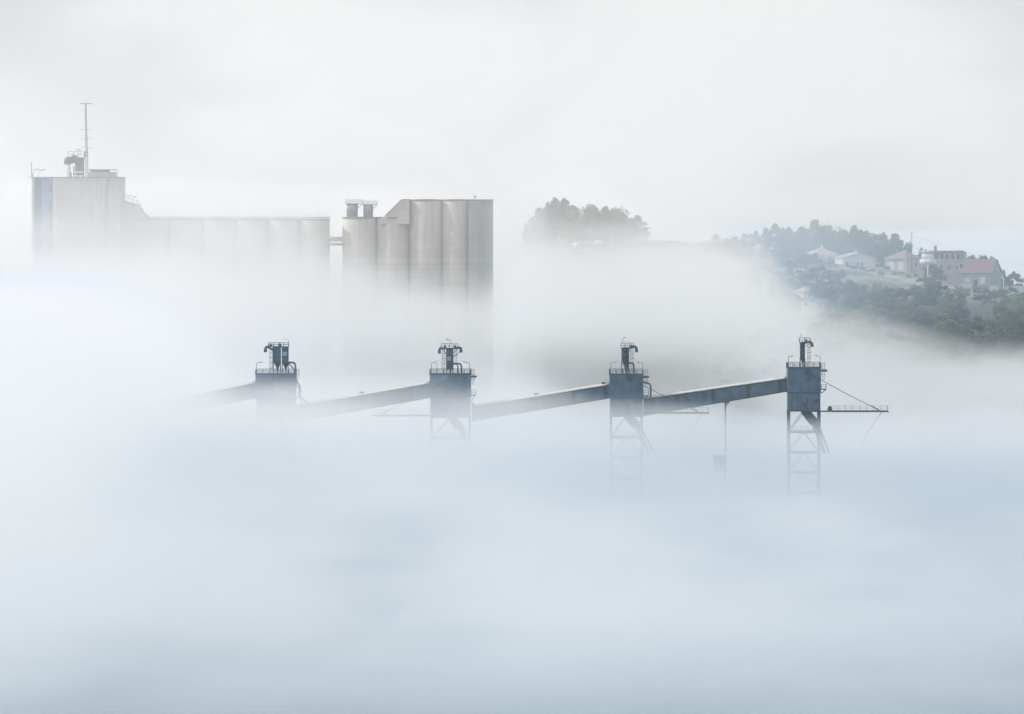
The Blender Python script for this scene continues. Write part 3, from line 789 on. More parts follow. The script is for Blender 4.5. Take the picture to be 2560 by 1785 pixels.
mb = MB(); ladder(mb, f1.x(1735), -3.2, f1.z(760), f1.z(590), 0.4); mb.build('side_ladder', M['rail'], t1)
boom(t1, f1, 1300, 300, 1275, 1195, 1130, ((1395, 712), (420, 1258)), bx)
chute(t1, f1.p(1420, 1295, 0), f1.p(1540, 1440, 0), f1.p(1760, 1800, -2), 1.1)

# ------------------------------------------------------------------ conveyor galleries
def gallery(label, tl, tr, br, bl, bands, vents, y0=-1.6, y1=1.6, ends=None):
    """inclined enclosed conveyor between towers; corners in photo pixels"""
    P = [at(p[0], p[1], 1500 + y0) for p in (tl, tr, br, bl)]
    o = Vector((P[3].x, 1500, P[3].z))
    root = empty('conveyor_gallery', o)
    tag(root, label, 'conveyor', 'inclined conveyors between the loading towers')
    q = [(p.x - o.x, p.z - o.z) for p in P]
    mb = MB(); mb.prism(q, y0, y1); body = mb.build('gallery_body', M['gallery'], root)
    # arched sheet roof
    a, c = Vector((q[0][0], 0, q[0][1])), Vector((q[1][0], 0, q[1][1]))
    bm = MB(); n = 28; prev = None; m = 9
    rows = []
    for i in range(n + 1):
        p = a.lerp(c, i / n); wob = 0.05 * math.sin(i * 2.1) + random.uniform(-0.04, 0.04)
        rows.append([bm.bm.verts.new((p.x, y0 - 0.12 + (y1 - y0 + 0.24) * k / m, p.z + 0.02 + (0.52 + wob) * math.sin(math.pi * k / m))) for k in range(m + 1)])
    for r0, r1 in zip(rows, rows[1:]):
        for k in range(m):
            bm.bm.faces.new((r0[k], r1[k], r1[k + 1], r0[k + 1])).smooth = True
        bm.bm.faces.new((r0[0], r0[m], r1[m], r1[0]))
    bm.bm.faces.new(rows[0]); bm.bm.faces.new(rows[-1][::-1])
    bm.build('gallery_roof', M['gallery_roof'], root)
    # eaves and floor beams
    for k, (s, t) in enumerate(((0, 1), (3, 2))):
        mb = MB(); d = Vector((0, 0, -0.12 if k == 0 else 0.12))
        mb.bar(Vector((q[s][0], y0 - 0.06, q[s][1])) + d, Vector((q[t][0], y0 - 0.06, q[t][1])) + d, 0.12, 0.26)
        mb.build('edge_beam', M['gallery_dark'], root)
    ln = tr[0] - tl[0]
    for u0, u1 in bands:
        def edge(px, top):
            i, j = (tl, tr) if top else (bl, br)
            t = (px - i[0]) / (j[0] - i[0]); v = at(px, i[1] + (j[1] - i[1]) * t, 1500 + y0)
            return (v.x - o.x, v.z - o.z)
        sh = 2.0
        mb = MB(); ts = [edge(u0, True), edge(u1, True), edge(u1 + sh, False), edge(u0 + sh, False)]
        ts = [(ts[0][0], ts[0][1] - 0.26), (ts[1][0], ts[1][1] - 0.26), (ts[2][0], ts[2][1] + 0.26), (ts[3][0], ts[3][1] + 0.26)]
        mb.prism(ts, y0 - 0.05, y0 + 0.1); mb.build('dark_panel', M['gallery_dark'], root)
    for px in vents:
        t = (px - tl[0]) / ln; v = at(px, tl[1] + (tr[1] - tl[1]) * t, 1500)
        x, z = v.x - o.x, v.z - o.z
        mb = MB(); mb.box(x - 0.45, x + 0.45, -0.5, 0.5, z, z + 0.75); mb.box(x - 0.55, x + 0.55, -0.6, 0.6, z + 0.75, z + 0.9)
        mb.build('roof_vent', M['gallery_dark'], root)
    return root
gallery('short conveyor sloping down left from the leftmost tower into thick fog', (250, 1036), (638, 958), (638, 996), (250, 1078), [(621, 630), (540, 548)], [])
gallery('conveyor between the first and second towers, its left end dissolving in fog', (738, 1017), (1074, 959), (1074, 995), (738, 1056), [(1021, 1032), (900, 909)], [905])
gallery('conveyor between the second and third towers with three dark bands', (1179, 1018), (1524, 962), (1524, 996), (1179, 1054), [(1428, 1437), (1507, 1517), (1338, 1346), (1252, 1260)], [1340, 1509])
gallery('highest clearest conveyor, climbing from the third tower to the rightmost tower', (1609, 998), (1969, 946), (1969, 979), (1609, 1040), [(1864, 1876), (1944, 1955), (1777, 1786), (1690, 1698)], [])
root = empty('support_column', at(1814, 1006, 1500) * 1.0); root.location.z = OZ
tag(root, 'slim steel column carrying the clearest conveyor between the two right hand towers', 'support column')
zt = at(1814, 1004, 1500).z - OZ
mb = MB(); mb.bar((-0.05, 0, 0), (-0.05, 0, zt), 0.36); mb.build('column', M['steel'], root)
mb = MB(); mb.box(-0.6, 0.85, -1.2, 1.2, zt - 0.35, zt); mb.bar((0.75, 0, zt - 0.3), (0.1, 0, zt - 1.1), 0.2); mb.build('column_head', M['steel'], root)
mb = MB(); z = at(1800, 1176, 1500).z - OZ; mb.box(-3.0, -0.25, -1.3, 1.3, z, z + 3.8); mb.build('equipment_cabin', M['clad_low'], root, 0.05)

# ------------------------------------------------------------------ silo plant
DS = 2050.0
def S(px, py, D=DS): return at(px, py, D)
GZ = 6.0
def silo(label, pxl, pxr, pytop, y=DS, group=None, cap=True):
    a, c = S(pxl, pytop), S(pxr, pytop)
    r = (c.x - a.x) / 2; cx = (a.x + c.x) / 2; zt = a.z
    root = empty('silo', (cx, y, GZ)); tag(root, label, 'silo', group)
    mb = MB(); mb.lathe(0, 0, [(r, 0), (r, zt - GZ)], 64); mb.build('silo_wall', M['concrete'], root)
    if cap:
        mb = MB(); mb.lathe(0, 0, [(r + 0.12, zt - GZ + 0.003), (r + 0.12, zt - GZ + 0.45), (r * 0.5, zt - GZ + 0.6)], 64)
        mb.build('roof_slab', M['concrete_dark'], root)
    return root, cx, r, zt

GR = 'right hand battery of tall silos'
pr = [('low round silo at the left end of the right battery, two filters on top', 856, 942, 546),
      ('second silo of the right battery, under the slanting roof', 941, 1023, 546),
      ('tall silo directly right of the slanting roof', 1022, 1105, 502),
      ('tall silo second from the right end of the battery', 1104, 1172, 502)]
SIL = [silo(*p, group=GR) for p in pr]
# second row behind, seen only from a step aside
for i, (l, p) in enumerate((('rear silo hidden behind the low round silo', 0), ('rear silo hidden behind the slanting roof', 1), ('rear silo hidden behind the tall silo beside the slanting roof', 2))):
    pass
# rectangular stair shaft closing the right end
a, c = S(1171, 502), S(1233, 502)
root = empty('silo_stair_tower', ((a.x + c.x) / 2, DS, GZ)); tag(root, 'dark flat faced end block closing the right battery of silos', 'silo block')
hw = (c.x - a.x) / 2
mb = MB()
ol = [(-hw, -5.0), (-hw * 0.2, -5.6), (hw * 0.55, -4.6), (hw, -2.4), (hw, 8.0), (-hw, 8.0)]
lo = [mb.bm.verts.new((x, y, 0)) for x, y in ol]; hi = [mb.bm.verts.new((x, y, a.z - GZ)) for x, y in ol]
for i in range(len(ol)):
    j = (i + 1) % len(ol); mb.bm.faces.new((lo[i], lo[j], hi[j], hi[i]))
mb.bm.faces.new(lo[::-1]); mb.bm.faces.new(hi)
mb.build('shaft_wall', M['concrete_shaded'], root)
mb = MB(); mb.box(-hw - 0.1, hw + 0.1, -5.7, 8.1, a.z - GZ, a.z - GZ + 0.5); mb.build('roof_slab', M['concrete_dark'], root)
mb = MB(); x = S(1184, 0).x - root.location.x; z = a.z - GZ + 0.5
mb.bar((x, -5, z), (x + 0.3, -5, z + 0.9), 0.12); mb.bar((x + 0.2, -5, z + 0.8), (x + 1.0, -5, z + 1.1), 0.4); mb.build('roof_lamp', M['steel'], root)
# slanting roof gallery on the second silo
p = [S(952, 545), S(963, 541), S(1004, 500), S(1024, 499), S(1024, 560), S(952, 560)]
o = S(990, 560); root = empty('inclined_roof_gallery', (o.x, DS, o.z)); tag(root, 'slanting concrete housing rising from the low silo to the tall silos', 'roof gallery')
mb = MB(); mb.prism([(q.x - o.x, q.z - o.z) for q in p], -5.4, 3.0); mb.build('housing_wall', M['concrete'], root)
mb = MB()
for q0, q1 in ((1, 2), (2, 3)):
    mb.bar((p[q0].x - o.x, -1.2, p[q0].z - o.z + 0.12), (p[q1].x - o.x, -1.2, p[q1].z - o.z + 0.12), 8.8, 0.24)
mb.build('sheet_roof', M['concrete_dark'], root)
# filters on the low silo
def silo_filter(label, pa, pb, pyt, pyb, pyr, over):
    a, c = S(pa, pyt), S(pb, pyb); r = (c.x - a.x) / 2
    root = empty('silo_filter', ((a.x + c.x) / 2, DS, c.z)); tag(root, label, 'filter unit', 'filter units on the low silo')
    h = a.z - c.z
    mb = MB(); mb.lathe(0, 0, [(r * 0.96, 0), (r * 0.96, h * 0.5), (r, h * 0.5), (r, h)], 24); mb.build('filter_housing', M['pale_panel'], root)
    mb = MB(); mb.box(-r - 0.25, r + over, -r - 0.3, r + 0.3, h, h + 0.2); mb.bar((r + over - 0.1, -r, h), (r - 0.1, -r, h - 1.4), 0.2); mb.build('deck', M['steel'], root)
    mb = MB(); X0, X1 = -r - 0.25, r + over; yy = r + 0.3
    railing(mb, [(X0, -yy, h + 0.2), (X1, -yy, h + 0.2), (X1, yy, h + 0.2), (X0, yy, h + 0.2), (X0, -yy, h + 0.2)], S(0, pyr).z - a.z - 0.2, 0.8, 0.1)
    mb.build('deck_railing', M['rail'], root)
silo_filter('darker of two drum filters on the low silo, nearer its left edge', 866, 895, 510, 546, 499, 1.6)
silo_filter('paler drum filter on the low silo, beside the darker one', 908, 933, 512, 546, 502, 1.4)
# low row to the left
GL = 'row of low silos fading into the fog'
edges = [340, 424, 506, 588, 670, 748, 824]
words_ = ['low silo beside the tall plant building, first of the row', 'second low silo from the tall plant building', 'third low silo from the tall plant building',
          'fourth low silo from the tall plant building', 'fifth low silo from the tall plant building', 'last low silo of the row, nearest the short bridge']
for i in range(6): silo(words_[i], edges[i], edges[i + 1], 550, group=GL)
a, c = S(340, 549), S(824, 549)
root = empty('silo_top_gallery', ((a.x + c.x) / 2, DS + 3, a.z + 0.6)); tag(root, 'long low flat roof slab over the row of low silos', 'roof gallery')
hw = (c.x - a.x) / 2
mb = MB(); mb.box(-hw, hw, -3.0, 3, 0, 0.35); mb.build('gallery_slab', M['concrete_dark'], root)
mb = MB(); railing(mb, [(-hw, -2.9, 0.35), (hw, -2.9, 0.35)], 1.0, 4.0, 0.05); mb.build('gallery_railing', M['rail'], root)
# short bridge
a, c = S(822, 592), S(858, 604)
root = empty('footbridge', ((a.x + c.x) / 2, DS, c.z)); tag(root, 'short covered bridge between the low silo row and the right battery', 'bridge')
hw = (c.x - a.x) / 2 + 0.8
mb = MB(); mb.box(-hw, hw, -2, 2, 0, a.z - c.z); mb.build('bridge_wall', M['concrete_b'], root)
mb = MB(); mb.box(-hw, hw, -2.1, 2.1, -1.3, -0.5); mb.build('floor_beam', M['concrete_dark'], root)

# ------------------------------------------------------------------ tall plant building (left)
fL = Frame(40, 220, 440 / 1355.0, S(190, 0).x, GZ, DS - 12)
root = empty('plant_building', (S(190, 0).x, DS, GZ)); tag(root, 'tall concrete plant building with blue strips down its left edge and a roof mast', 'industrial building')
zt = fL.z(692)
mb = MB(); mb.box(fL.x(318), fL.x(700), -12, 14, 0, zt); mb.build('main_wall', M['concrete_b'], root)
mb = MB(); mb.box(fL.x(700) + 0.01, fL.x(805), -11.4, 13, 0, zt); mb.build('side_wall', M['concrete_b'], root)
mb = MB(); mb.box(fL.x(286), fL.x(318) - 0.01, -12.15, 10, 0, zt); mb.build('pale_pilaster', M['concrete_pale'], root)
mb = MB(); mb.box(fL.x(250), fL.x(286) - 0.01, -11.5, 10, 0, zt); mb.build('stair_strip', M['blue_pale'], root)
mb = MB(); mb.box(fL.x(195), fL.x(250) - 0.01, -11.3, 10, 0, zt); mb.build('pale_blue_strip', M['blue_pale'], root)
mb = MB(); mb.box(fL.x(142), fL.x(195) - 0.01, -11.4, 10, 0, zt); mb.build('blue_strip', M['blue'], root)
mb = MB(); mb.box(fL.x(121), fL.x(142) - 0.01, -11.7, 9, 0, zt); mb.build('corner_pilaster', M['concrete_pale'], root)
for v0, v1 in ((745, 800), (872, 962), (1026, 1115), (1180, 1265)):
    mb = MB(); mb.box(fL.x(252), fL.x(277), -11.58, -11.45, fL.z(v1), fL.z(v0)); mb.build('window', M['glass'], root)
for u in (470, 545, 630, 708):
    mb = MB(); mb.box(fL.x(u) - 0.25, fL.x(u) + 0.25, -12.2, -11.9, fL.z(716), fL.z(706)); mb.build('drain_spout', M['concrete_dark'], root)
mb = MB(); mb.box(fL.x(688), fL.x(694), -12.06, -11.9, 0, fL.z(720)); mb.bar((fL.x(715), -12.05, fL.z(742)), (fL.x(740), -12.05, fL.z(742)), 0.14); mb.bar((fL.x(740), -12.05, fL.z(740)), (fL.x(740), -12.05, fL.z(775)), 0.14)
mb.build('wall_pipe', M['concrete_dark'], root)
mb = MB(); mb.box(fL.x(120), fL.x(806), -12.3, 14.1, zt, zt + 0.35); mb.build('parapet', M['concrete_dark'], root)
mb = MB(); mb.box(fL.x(548), fL.x(750), -6, 6, zt + 0.35, fL.z(645)); ph = mb.build('penthouse', M['concrete_b'], root)
mb = MB(); mb.box(fL.x(545), fL.x(712), -6.4, 6.4, fL.z(632), fL.z(625)); mb.box(fL.x(560), fL.x(700), -5, 5, fL.z(645), fL.z(632)); mb.build('penthouse_roof', M['concrete_dark'], ph)
# filter on the roof
zz = zt + 0.35
mb = MB(); mb.box(fL.x(440), fL.x(505), -3, 1, fL.z(640), fL.z(540)); mb.box(fL.x(395), fL.x(510), -3.2, 1.2, fL.z(540), fL.z(533)); mb.box(fL.x(412), fL.x(456), -2.5, 0, fL.z(533), fL.z(517))
fb = mb.build('roof_filter', M['steel'], root)
mb = MB(); mb.tube([(fL.x(445), -1, fL.z(560)), (fL.x(415), -1, fL.z(555)), (fL.x(392), -1, fL.z(552)), (fL.x(380), -1, fL.z(558)), (fL.x(376), -1, fL.z(588))], [0.9, 1.1, 1.3, 1.4, 1.2], 12); mb.build('outlet_hood', M['steel'], fb)
mb = MB()
for u in (398, 430, 470, 505): mb.bar((fL.x(u), -2.5, zz), (fL.x(u), -2.5, fL.z(600)), 0.35)
mb.bar((fL.x(440), -2.6, zz), (fL.x(505), -2.6, fL.z(640)), 0.3); mb.bar((fL.x(505), -2.6, zz), (fL.x(440), -2.6, fL.z(640)), 0.3)
mb.box(fL.x(395), fL.x(410), -2.8, -1, zz, fL.z(650)); mb.box(fL.x(425), fL.x(508), -2.9, -0.5, fL.z(668), fL.z(655))
mb.build('filter_frame', M['steel'], fb)
mb = MB(); railing(mb, [(fL.x(385), -3, fL.z(533)), (fL.x(510), -3, fL.z(533)), (fL.x(510), 1, fL.z(533))], 2.0, 1.6, 0.14); mb.build('filter_railing', M['rail'], fb)
mb = MB(); railing(mb, [(fL.x(385), -2.8, zz), (fL.x(385), -2.8, fL.z(590))], 1.0, 1, 0.1); ladder(mb, fL.x(390), -2.9, zz, fL.z(590), 0.9, False); mb.build('filter_ladder', M['rail'], fb)
# lattice mast
mb = MB(); zb, ztop = zz, fL.z(116); x = fL.x(531); yb = -2.0
xt = fL.x(521)
for i in range(26):
    a0, a1 = i / 26, (i + 1) / 26
    xa, xb = x + (xt - x) * a0, x + (xt - x) * a1; za, zc = zb + (ztop - zb) * a0, zb + (ztop - zb) * a1
    wa, wb = 0.75 - 0.45 * a0, 0.75 - 0.45 * a1
    for sx in (-1, 1):
        for sy in (-1, 1): mb.bar((xa + sx * wa / 2, yb + sy * wa / 2, za), (xb + sx * wb / 2, yb + sy * wb / 2, zc), 0.16)
    s = 1 if i % 2 else -1
    for sy in (-1, 1): mb.bar((xa - s * wa / 2, yb + sy * wa / 2, za), (xb + s * wb / 2, yb + sy * wb / 2, zc), 0.13)
mast = mb.build('lattice_mast', M['mast'], root)
for v, h0, h1, wd in ((116, 473, 568, 0.22), (317, 482, 566, 0.10), (390, 490, 572, 0.10), (457, 486, 578, 0.10)):
    mb = MB(); mb.bar((fL.x(h0), yb, fL.z(v)), (fL.x(h1), yb, fL.z(v)), wd); mb.build('cross_arm', M['mast'], mast)
mb = MB(); mb.box(fL.x(519), fL.x(540), yb - 0.7, yb + 0.7, fL.z(524), fL.z(513)); mb.lathe(fL.x(530), yb - 0.6, [(0.3, fL.z(500)), (0.6, fL.z(495)), (0.3, fL.z(488))], 10); mb.build('mast_dish', M['mast'], mast)
# lightning rod and roof lamps
mb = MB(); mb.bar((fL.x(120), -11, zz - 0.3), (fL.x(117), -11, fL.z(575)), 0.22); mb.box(fL.x(118), fL.x(126), -11.3, -10.7, zz, fL.z(655)); mb.bar((fL.x(82), -11, fL.z(687)), (fL.x(122), -11, fL.z(687)), 0.16); mb.lathe(fL.x(117), -11, [(0.1, fL.z(580)), (0.3, fL.z(577)), (0.1, fL.z(572))], 8)
mb.build('lightning_rod', M['mast'], root)
for pu, pv0, pv1, e0, e1, ve0, ve1, y in ((130, 690, 632, 132, 175, 632, 623, -9), (170, 690, 640, 180, 220, 637, 627, -9), (478, 520, 478, 446, 480, 470, 476, -1), (780, 690, 632, 742, 776, 626, 632, -9)):
    mb = MB(); mb.bar((fL.x(pu), y, fL.z(pv0)), (fL.x(pu), y, fL.z(pv1)), 0.10)
    po = mb.build('lamp_post', M['rail'], root)
    mb = MB(); mb.bar((fL.x(e0), y, fL.z(ve0)), (fL.x(e1), y, fL.z(ve1)), 0.3); mb.build('lamp_head', M['lamp'], po)
# headhouse stepping down to the low silos
o = S(335, 560); root = empty('headhouse', (o.x, DS + 2, GZ)); tag(root, 'stepped concrete headhouse between the tall plant building and the low silos', 'industrial building')
fh = Frame(40, 220, 440 / 1355.0, o.x, GZ, DS - 4)
mb = MB(); mb.prism([(fh.x(806), 0), (fh.x(806), fh.z(868)), (fh.x(845), fh.z(880)), (fh.x(935), fh.z(905)), (fh.x(968), fh.z(930)), (fh.x(968), fh.z(955)), (fh.x(1020), fh.z(1006)), (fh.x(1020), 0)], -6, 5); mb.build('house_wall', M['concrete_b'], root)
mb = MB(); mb.bar((fh.x(806), -0.5, fh.z(866)), (fh.x(845), -0.5, fh.z(878)), 11.2, 0.3); mb.bar((fh.x(845), -0.5, fh.z(878)), (fh.x(935), -0.5, fh.z(903)), 11.2, 0.3); mb.bar((fh.x(968), -0.5, fh.z(953)), (fh.x(1020), -0.5, fh.z(1004)), 11.2, 0.3); mb.build('sheet_roof', M['concrete_dark'], root)
mb = MB(); railing(mb, [(fh.x(845), -5.8, fh.z(880)), (fh.x(935), -5.8, fh.z(905)), (fh.x(966), -5.8, fh.z(928))], 1.6, 2.0, 0.12); mb.build('roof_railing', M['rail'], root)
for u0, u1, v0, v1 in ((815, 850, 832, 823), (850, 892, 838, 825), (885, 925, 845, 835)):
    mb = MB(); mb.bar((fh.x(u0 + 10), -3, fh.z(890)), (fh.x(u0 + 10), -3, fh.z(v0)), 0.1); po = mb.build('lamp_post', M['rail'], root)
    mb = MB(); mb.bar((fh.x(u0), -3, fh.z(v0)), (fh.x(u1), -3, fh.z(v1)), 0.28); mb.build('lamp_head', M['lamp'], po)

# ------------------------------------------------------------------ houses on the hill
def win(root, x, z, wd, ht, y, mat='glass', axis='y', name='window'):
    mb = MB()
    if axis == 'y':
        mb.box(x - wd / 2 - 0.1, x + wd / 2 + 0.1, y - 0.06, y + 0.1, z - 0.1, z + ht + 0.1, 1)
        mb.box(x - wd / 2, x + wd / 2, y - 0.09, y + 0.02, z, z + ht, 0)
    else:
        mb.box(y - 0.06, y + 0.1, x - wd / 2 - 0.1, x + wd / 2 + 0.1, z - 0.1, z + ht + 0.1, 1)
        mb.box(y - 0.09, y + 0.02, x - wd / 2, x + wd / 2, z, z + ht, 0)
    return mb.build(name, [M[mat], M['white_wall']], root)

def gable_roof(x0, x1, y0, y1, z, h, over, mat, root, along='x', th=0.22):
    mb = MB()
    if along == 'x':
        ym = (y0 + y1) / 2
        for s, ye in ((-1, y0 - over), (1, y1 + over)):
            ze = z - h * over / ((y1 - y0) / 2)
            a = [(x0 - over, ym, z + h), (x1 + over, ym, z + h), (x1 + over, ye, ze), (x0 - over, ye, ze)]
            vs = [mb.bm.verts.new(p) for p in a] + [mb.bm.verts.new((p[0], p[1], p[2] + th)) for p in a]
            for q in ((0, 1, 2, 3), (7, 6, 5, 4), (0, 4, 5, 1), (1, 5, 6, 2), (2, 6, 7, 3), (3, 7, 4, 0)): mb.bm.faces.new([vs[i] for i in q])
    else:
        xm = (x0 + x1) / 2
        for s, xe in ((-1, x0 - over), (1, x1 + over)):
            ze = z - h * over / ((x1 - x0) / 2)
            a = [(xm, y0 - over, z + h), (xm, y1 + over, z + h), (xe, y1 + over, ze), (xe, y0 - over, ze)]
            vs = [mb.bm.verts.new(p) for p in a] + [mb.bm.verts.new((p[0], p[1], p[2] + th)) for p in a]
            for q in ((0, 1, 2, 3), (7, 6, 5, 4), (0, 4, 5, 1), (1, 5, 6, 2), (2, 6, 7, 3), (3, 7, 4, 0)): mb.bm.faces.new([vs[i] for i in q])
    return mb.build('roof', M[mat], root)

def hip_roof(x0, x1, y0, y1, z, h, over, mat, root):
    mb = MB(); x0 -= over; x1 += over; y0 -= over; y1 += over
    d = min(x1 - x0, y1 - y0) / 2
    if x1 - x0 >= y1 - y0: r = [(x0 + d, (y0 + y1) / 2, z + h), (x1 - d, (y0 + y1) / 2, z + h)]
    else: r = [((x0 + x1) / 2, y0 + d, z + h), ((x0 + x1) / 2, y1 - d, z + h)]
    c = [mb.bm.verts.new(p) for p in ((x0, y0, z), (x1, y0, z), (x1, y1, z), (x0, y1, z))]
    t = [mb.bm.verts.new(p) for p in r]
    if x1 - x0 >= y1 - y0: fs = ((c[0], c[1], t[1], t[0]), (c[1], c[2], t[1]), (c[2], c[3], t[0], t[1]), (c[3], c[0], t[0]))
    else: fs = ((c[0], c[1], t[0]), (c[1], c[2], t[1], t[0]), (c[2], c[3], t[1]), (c[3], c[0], t[0], t[1]))
    for f in fs: mb.bm.faces.new(f)
    mb.bm.faces.new(c[::-1])
    return mb.build('roof', M[mat], root)

def house(name, label, px, pyb, D, rz):
    p = at(px, pyb, D)
    r = empty(name, p, math.radians(rz)); tag(r, label, 'house', 'houses on the hillside')
    return r

# white gabled house
h = house('gabled_house', 'white house with a low grey gable facing the camera', 2138, 672, 1985, 14)
mb = MB()
mb.prism([(-5.6, -3), (5.6, -3), (5.6, 3.6), (0, 5.2), (-5.6, 3.6)], -4.5, 5); mb.build('wall', M['white_wall'], h)
gable_roof(-5.6, 5.6, -4.5, 5, 3.6, 1.6, 0.45, 'grey_roof', h, 'y')
for x in (-0.6, 0.9): win(h, x, 1.0, 0.7, 1.3, -4.5)
win(h, -4.2, 0.3, 1.0, 2.0, -4.5, name='door')
mb = MB(); mb.box(0.3, 0.9, 1, 1.7, 4.9, 6.3); mb.build('chimney', M['white_wall'], h)
# pale house at the left with porch
h = house('pale_house', 'hazy white house with a tan hip roof and a flat porch', 2058, 664, 1995, 20)
mb = MB(); mb.box(-5, 3.8, -3.5, 4.5, -3, 3.6); mb.build('wall', M['white_wall'], h)
hip_roof(-5, 3.8, -3.5, 4.5, 3.6, 2.4, 0.5, 'tile_tan', h)
mb = MB(); mb.box(-1.2, 5.2, -6.5, -3.45, 2.7, 3.4); mb.box(-1.0, -0.7, -6.3, -6.0, -1, 2.7); mb.box(4.7, 5.0, -6.3, -6.0, -1, 2.7); mb.build('porch', M['white_wall'], h)
for x in (0.4, 2.4): win(h, x, 0.6, 0.9, 1.2, -3.5)
mb = MB(); mb.box(-0.3, 0.3, 0.8, 1.4, 5.3, 6.8); mb.build('chimney', M['white_wall'], h)
# rose house with tiled hip roof
h = house('rose_house', 'rose coloured bungalow with an old tiled hip roof and a sunlit side wall', 2258, 676, 1970, 50)
mb = MB(); mb.box(-4.4, 4.4, -4.6, 4.2, -3, 3.9); mb.build('wall', M['rose_wall'], h)
hip_roof(-4.4, 4.4, -4.6, 4.2, 3.9, 2.6, 0.55, 'tile_dull', h)
for y in (-2.4, 1.6):
    win(h, y, 0.4, 1.7, 2.4, -4.4, 'white_wall', 'x')
win(h, 0.8, 1.2, 1.0, 1.3, -4.6)
mb = MB(); mb.box(-1.4, -0.3, -2.2, -1.2, 4.9, 6.6); mb.build('dormer', M['rose_wall'], h)
mb = MB(); mb.box(1.6, 9.6, -3.4, 4.0, -3, 3.6); mb.build('rear_wing', M['pink_wall'], h)
# pink three storey house with round balcony
h = house('pink_house', 'pink three storey flat roofed house with a white rounded balcony', 2378, 706, 1950, -6)
mb = MB(); mb.box(-4.6, 4.9, -4.4, 5.0, -3, 7.1); mb.build('wall', M['pink_wall'], h)
mb = MB(); mb.box(-4.7, 5.0, -4.5, 5.1, 7.1, 7.4); mb.build('terrace_slab', M['rose_wall'], h)
mb = MB(); mb.box(-6.6, 3.6, -2.6, 5.0, 7.4, 10.0); up = mb.build('upper_storey', M['rose_wall'], h)
for x in (-4.8, -2.9, -1.2, 0.6, 2.4): win(up, x, 7.6, 0.9, 1.6, -2.6)
mb = MB(); mb.box(-7.2, 4.2, -3.4, 5.4, 10.0, 10.3); mb.build('roof', M['tile_dull'], h)
mb = MB(); mb.box(3.8, 4.9, -4.3, 4.0, 7.4, 9.9); mb.build('glazed_bay', [M['green_wall']], h)
mb = MB(); mb.box(-10.0, -4.61, -2.2, 5.0, -3, 6.0); mb.build('side_wing', M['rose_wall'], h)
mb = MB(); n = 16
for r0, z0, z1 in ((4.9, 6.0, 7.5), (4.2, 7.5, 9.7)):
    c0 = (-5.4, 0.5)
    pts = [(c0[0] + r0 * math.cos(math.pi * 0.5 + math.pi * k / n), c0[1] + r0 * math.sin(math.pi * 0.5 + math.pi * k / n)) for k in range(n + 1)]
    lo = [mb.bm.verts.new((x, y, z0)) for x, y in pts]; hi = [mb.bm.verts.new((x, y, z1)) for x, y in pts]
    for i in range(n): mb.bm.faces.new((lo[i], lo[i + 1], hi[i + 1], hi[i])).smooth = True
    mb.bm.faces.new((lo[-1], lo[0], hi[0], hi[-1])); mb.bm.faces.new(lo[::-1]); mb.bm.faces.new(hi)
mb.box(-5.39, -4.63, -4.38, -2.3, 6.0, 7.5)
mb.build('round_balcony', M['white_wall'], h)
mb = MB(); mb.lathe(-5.4, 0.5, [(4.4, 9.7), (4.6, 9.7), (4.6, 10.05), (4.4, 10.05)], 32); mb.build('balcony_canopy', M['rose_wall'], h)
for x, z, wd, ht in ((-3.1, 4.2, 0.8, 1.7), (-0.6, 4.2, 0.8, 1.7), (3.6, 4.6, 1.2, 1.4), (-1.8, 0.6, 1.3, 1.8), (-3.2, 0.6, 0.7, 1.6), (1.9, 4.4, 0.6, 1.2)): win(h, x, z, wd, ht, -4.4)
mb = MB(); mb.box(-3.4, 1.4, -4.9, -4.38, -2.6, -0.9); mb.build('basement_opening', M['concrete_dark'], h)
mb = MB(); mb.box(-5.6, -4.7, 0, 0.9, 10.3, 11.7); mb.box(-5.75, -4.55, -0.15, 1.05, 11.7, 11.9); mb.build('chimney', M['pink_wall'], h)
# house with the red roof
h = house('red_roofed_house', 'grey green house with a steep red tiled roof at the right end of the row', 2458, 714, 1936, -22)
mb = MB(); mb.prism([(-5.6, -3), (5.6, -3), (5.6, 4.2), (0, 8.4), (-5.6, 4.2)], -4.4, 5.5)
wall = mb.build('wall', M['green_wall'], h)
wall.rotation_euler = (0, 0, math.radians(90))
r_ = gable_roof(-5.6, 5.6, -4.4, 5.5, 4.2, 4.2, 0.35, 'tile', h, 'y'); r_.rotation_euler = (0, 0, math.radians(90))
for x, z, wd, ht in ((-3.6, 1.2, 1.6, 1.3), (1.6, 0.6, 1.6, 2.2)):
    win(h, x, z, wd, ht, -5.6, 'white_wall')
win(h, -0.8, -0.8, 1.4, 2.8, -5.6)
win(h, 1.0, 1.0, 1.0, 1.3, -4.4 - 0.1 + 0 * 1, 'glass', 'y') if False else None
mb = MB(); mb.box(-5.4, 4.3, -7.2, -5.62, -0.6, -0.3); mb.build('terrace_slab', M['concrete_dark'], h)
mb = MB(); mb.box(2.6, 3.4, 0.4, 1.2, 7.4, 9.3); mb.build('chimney', M['green_wall'], h)
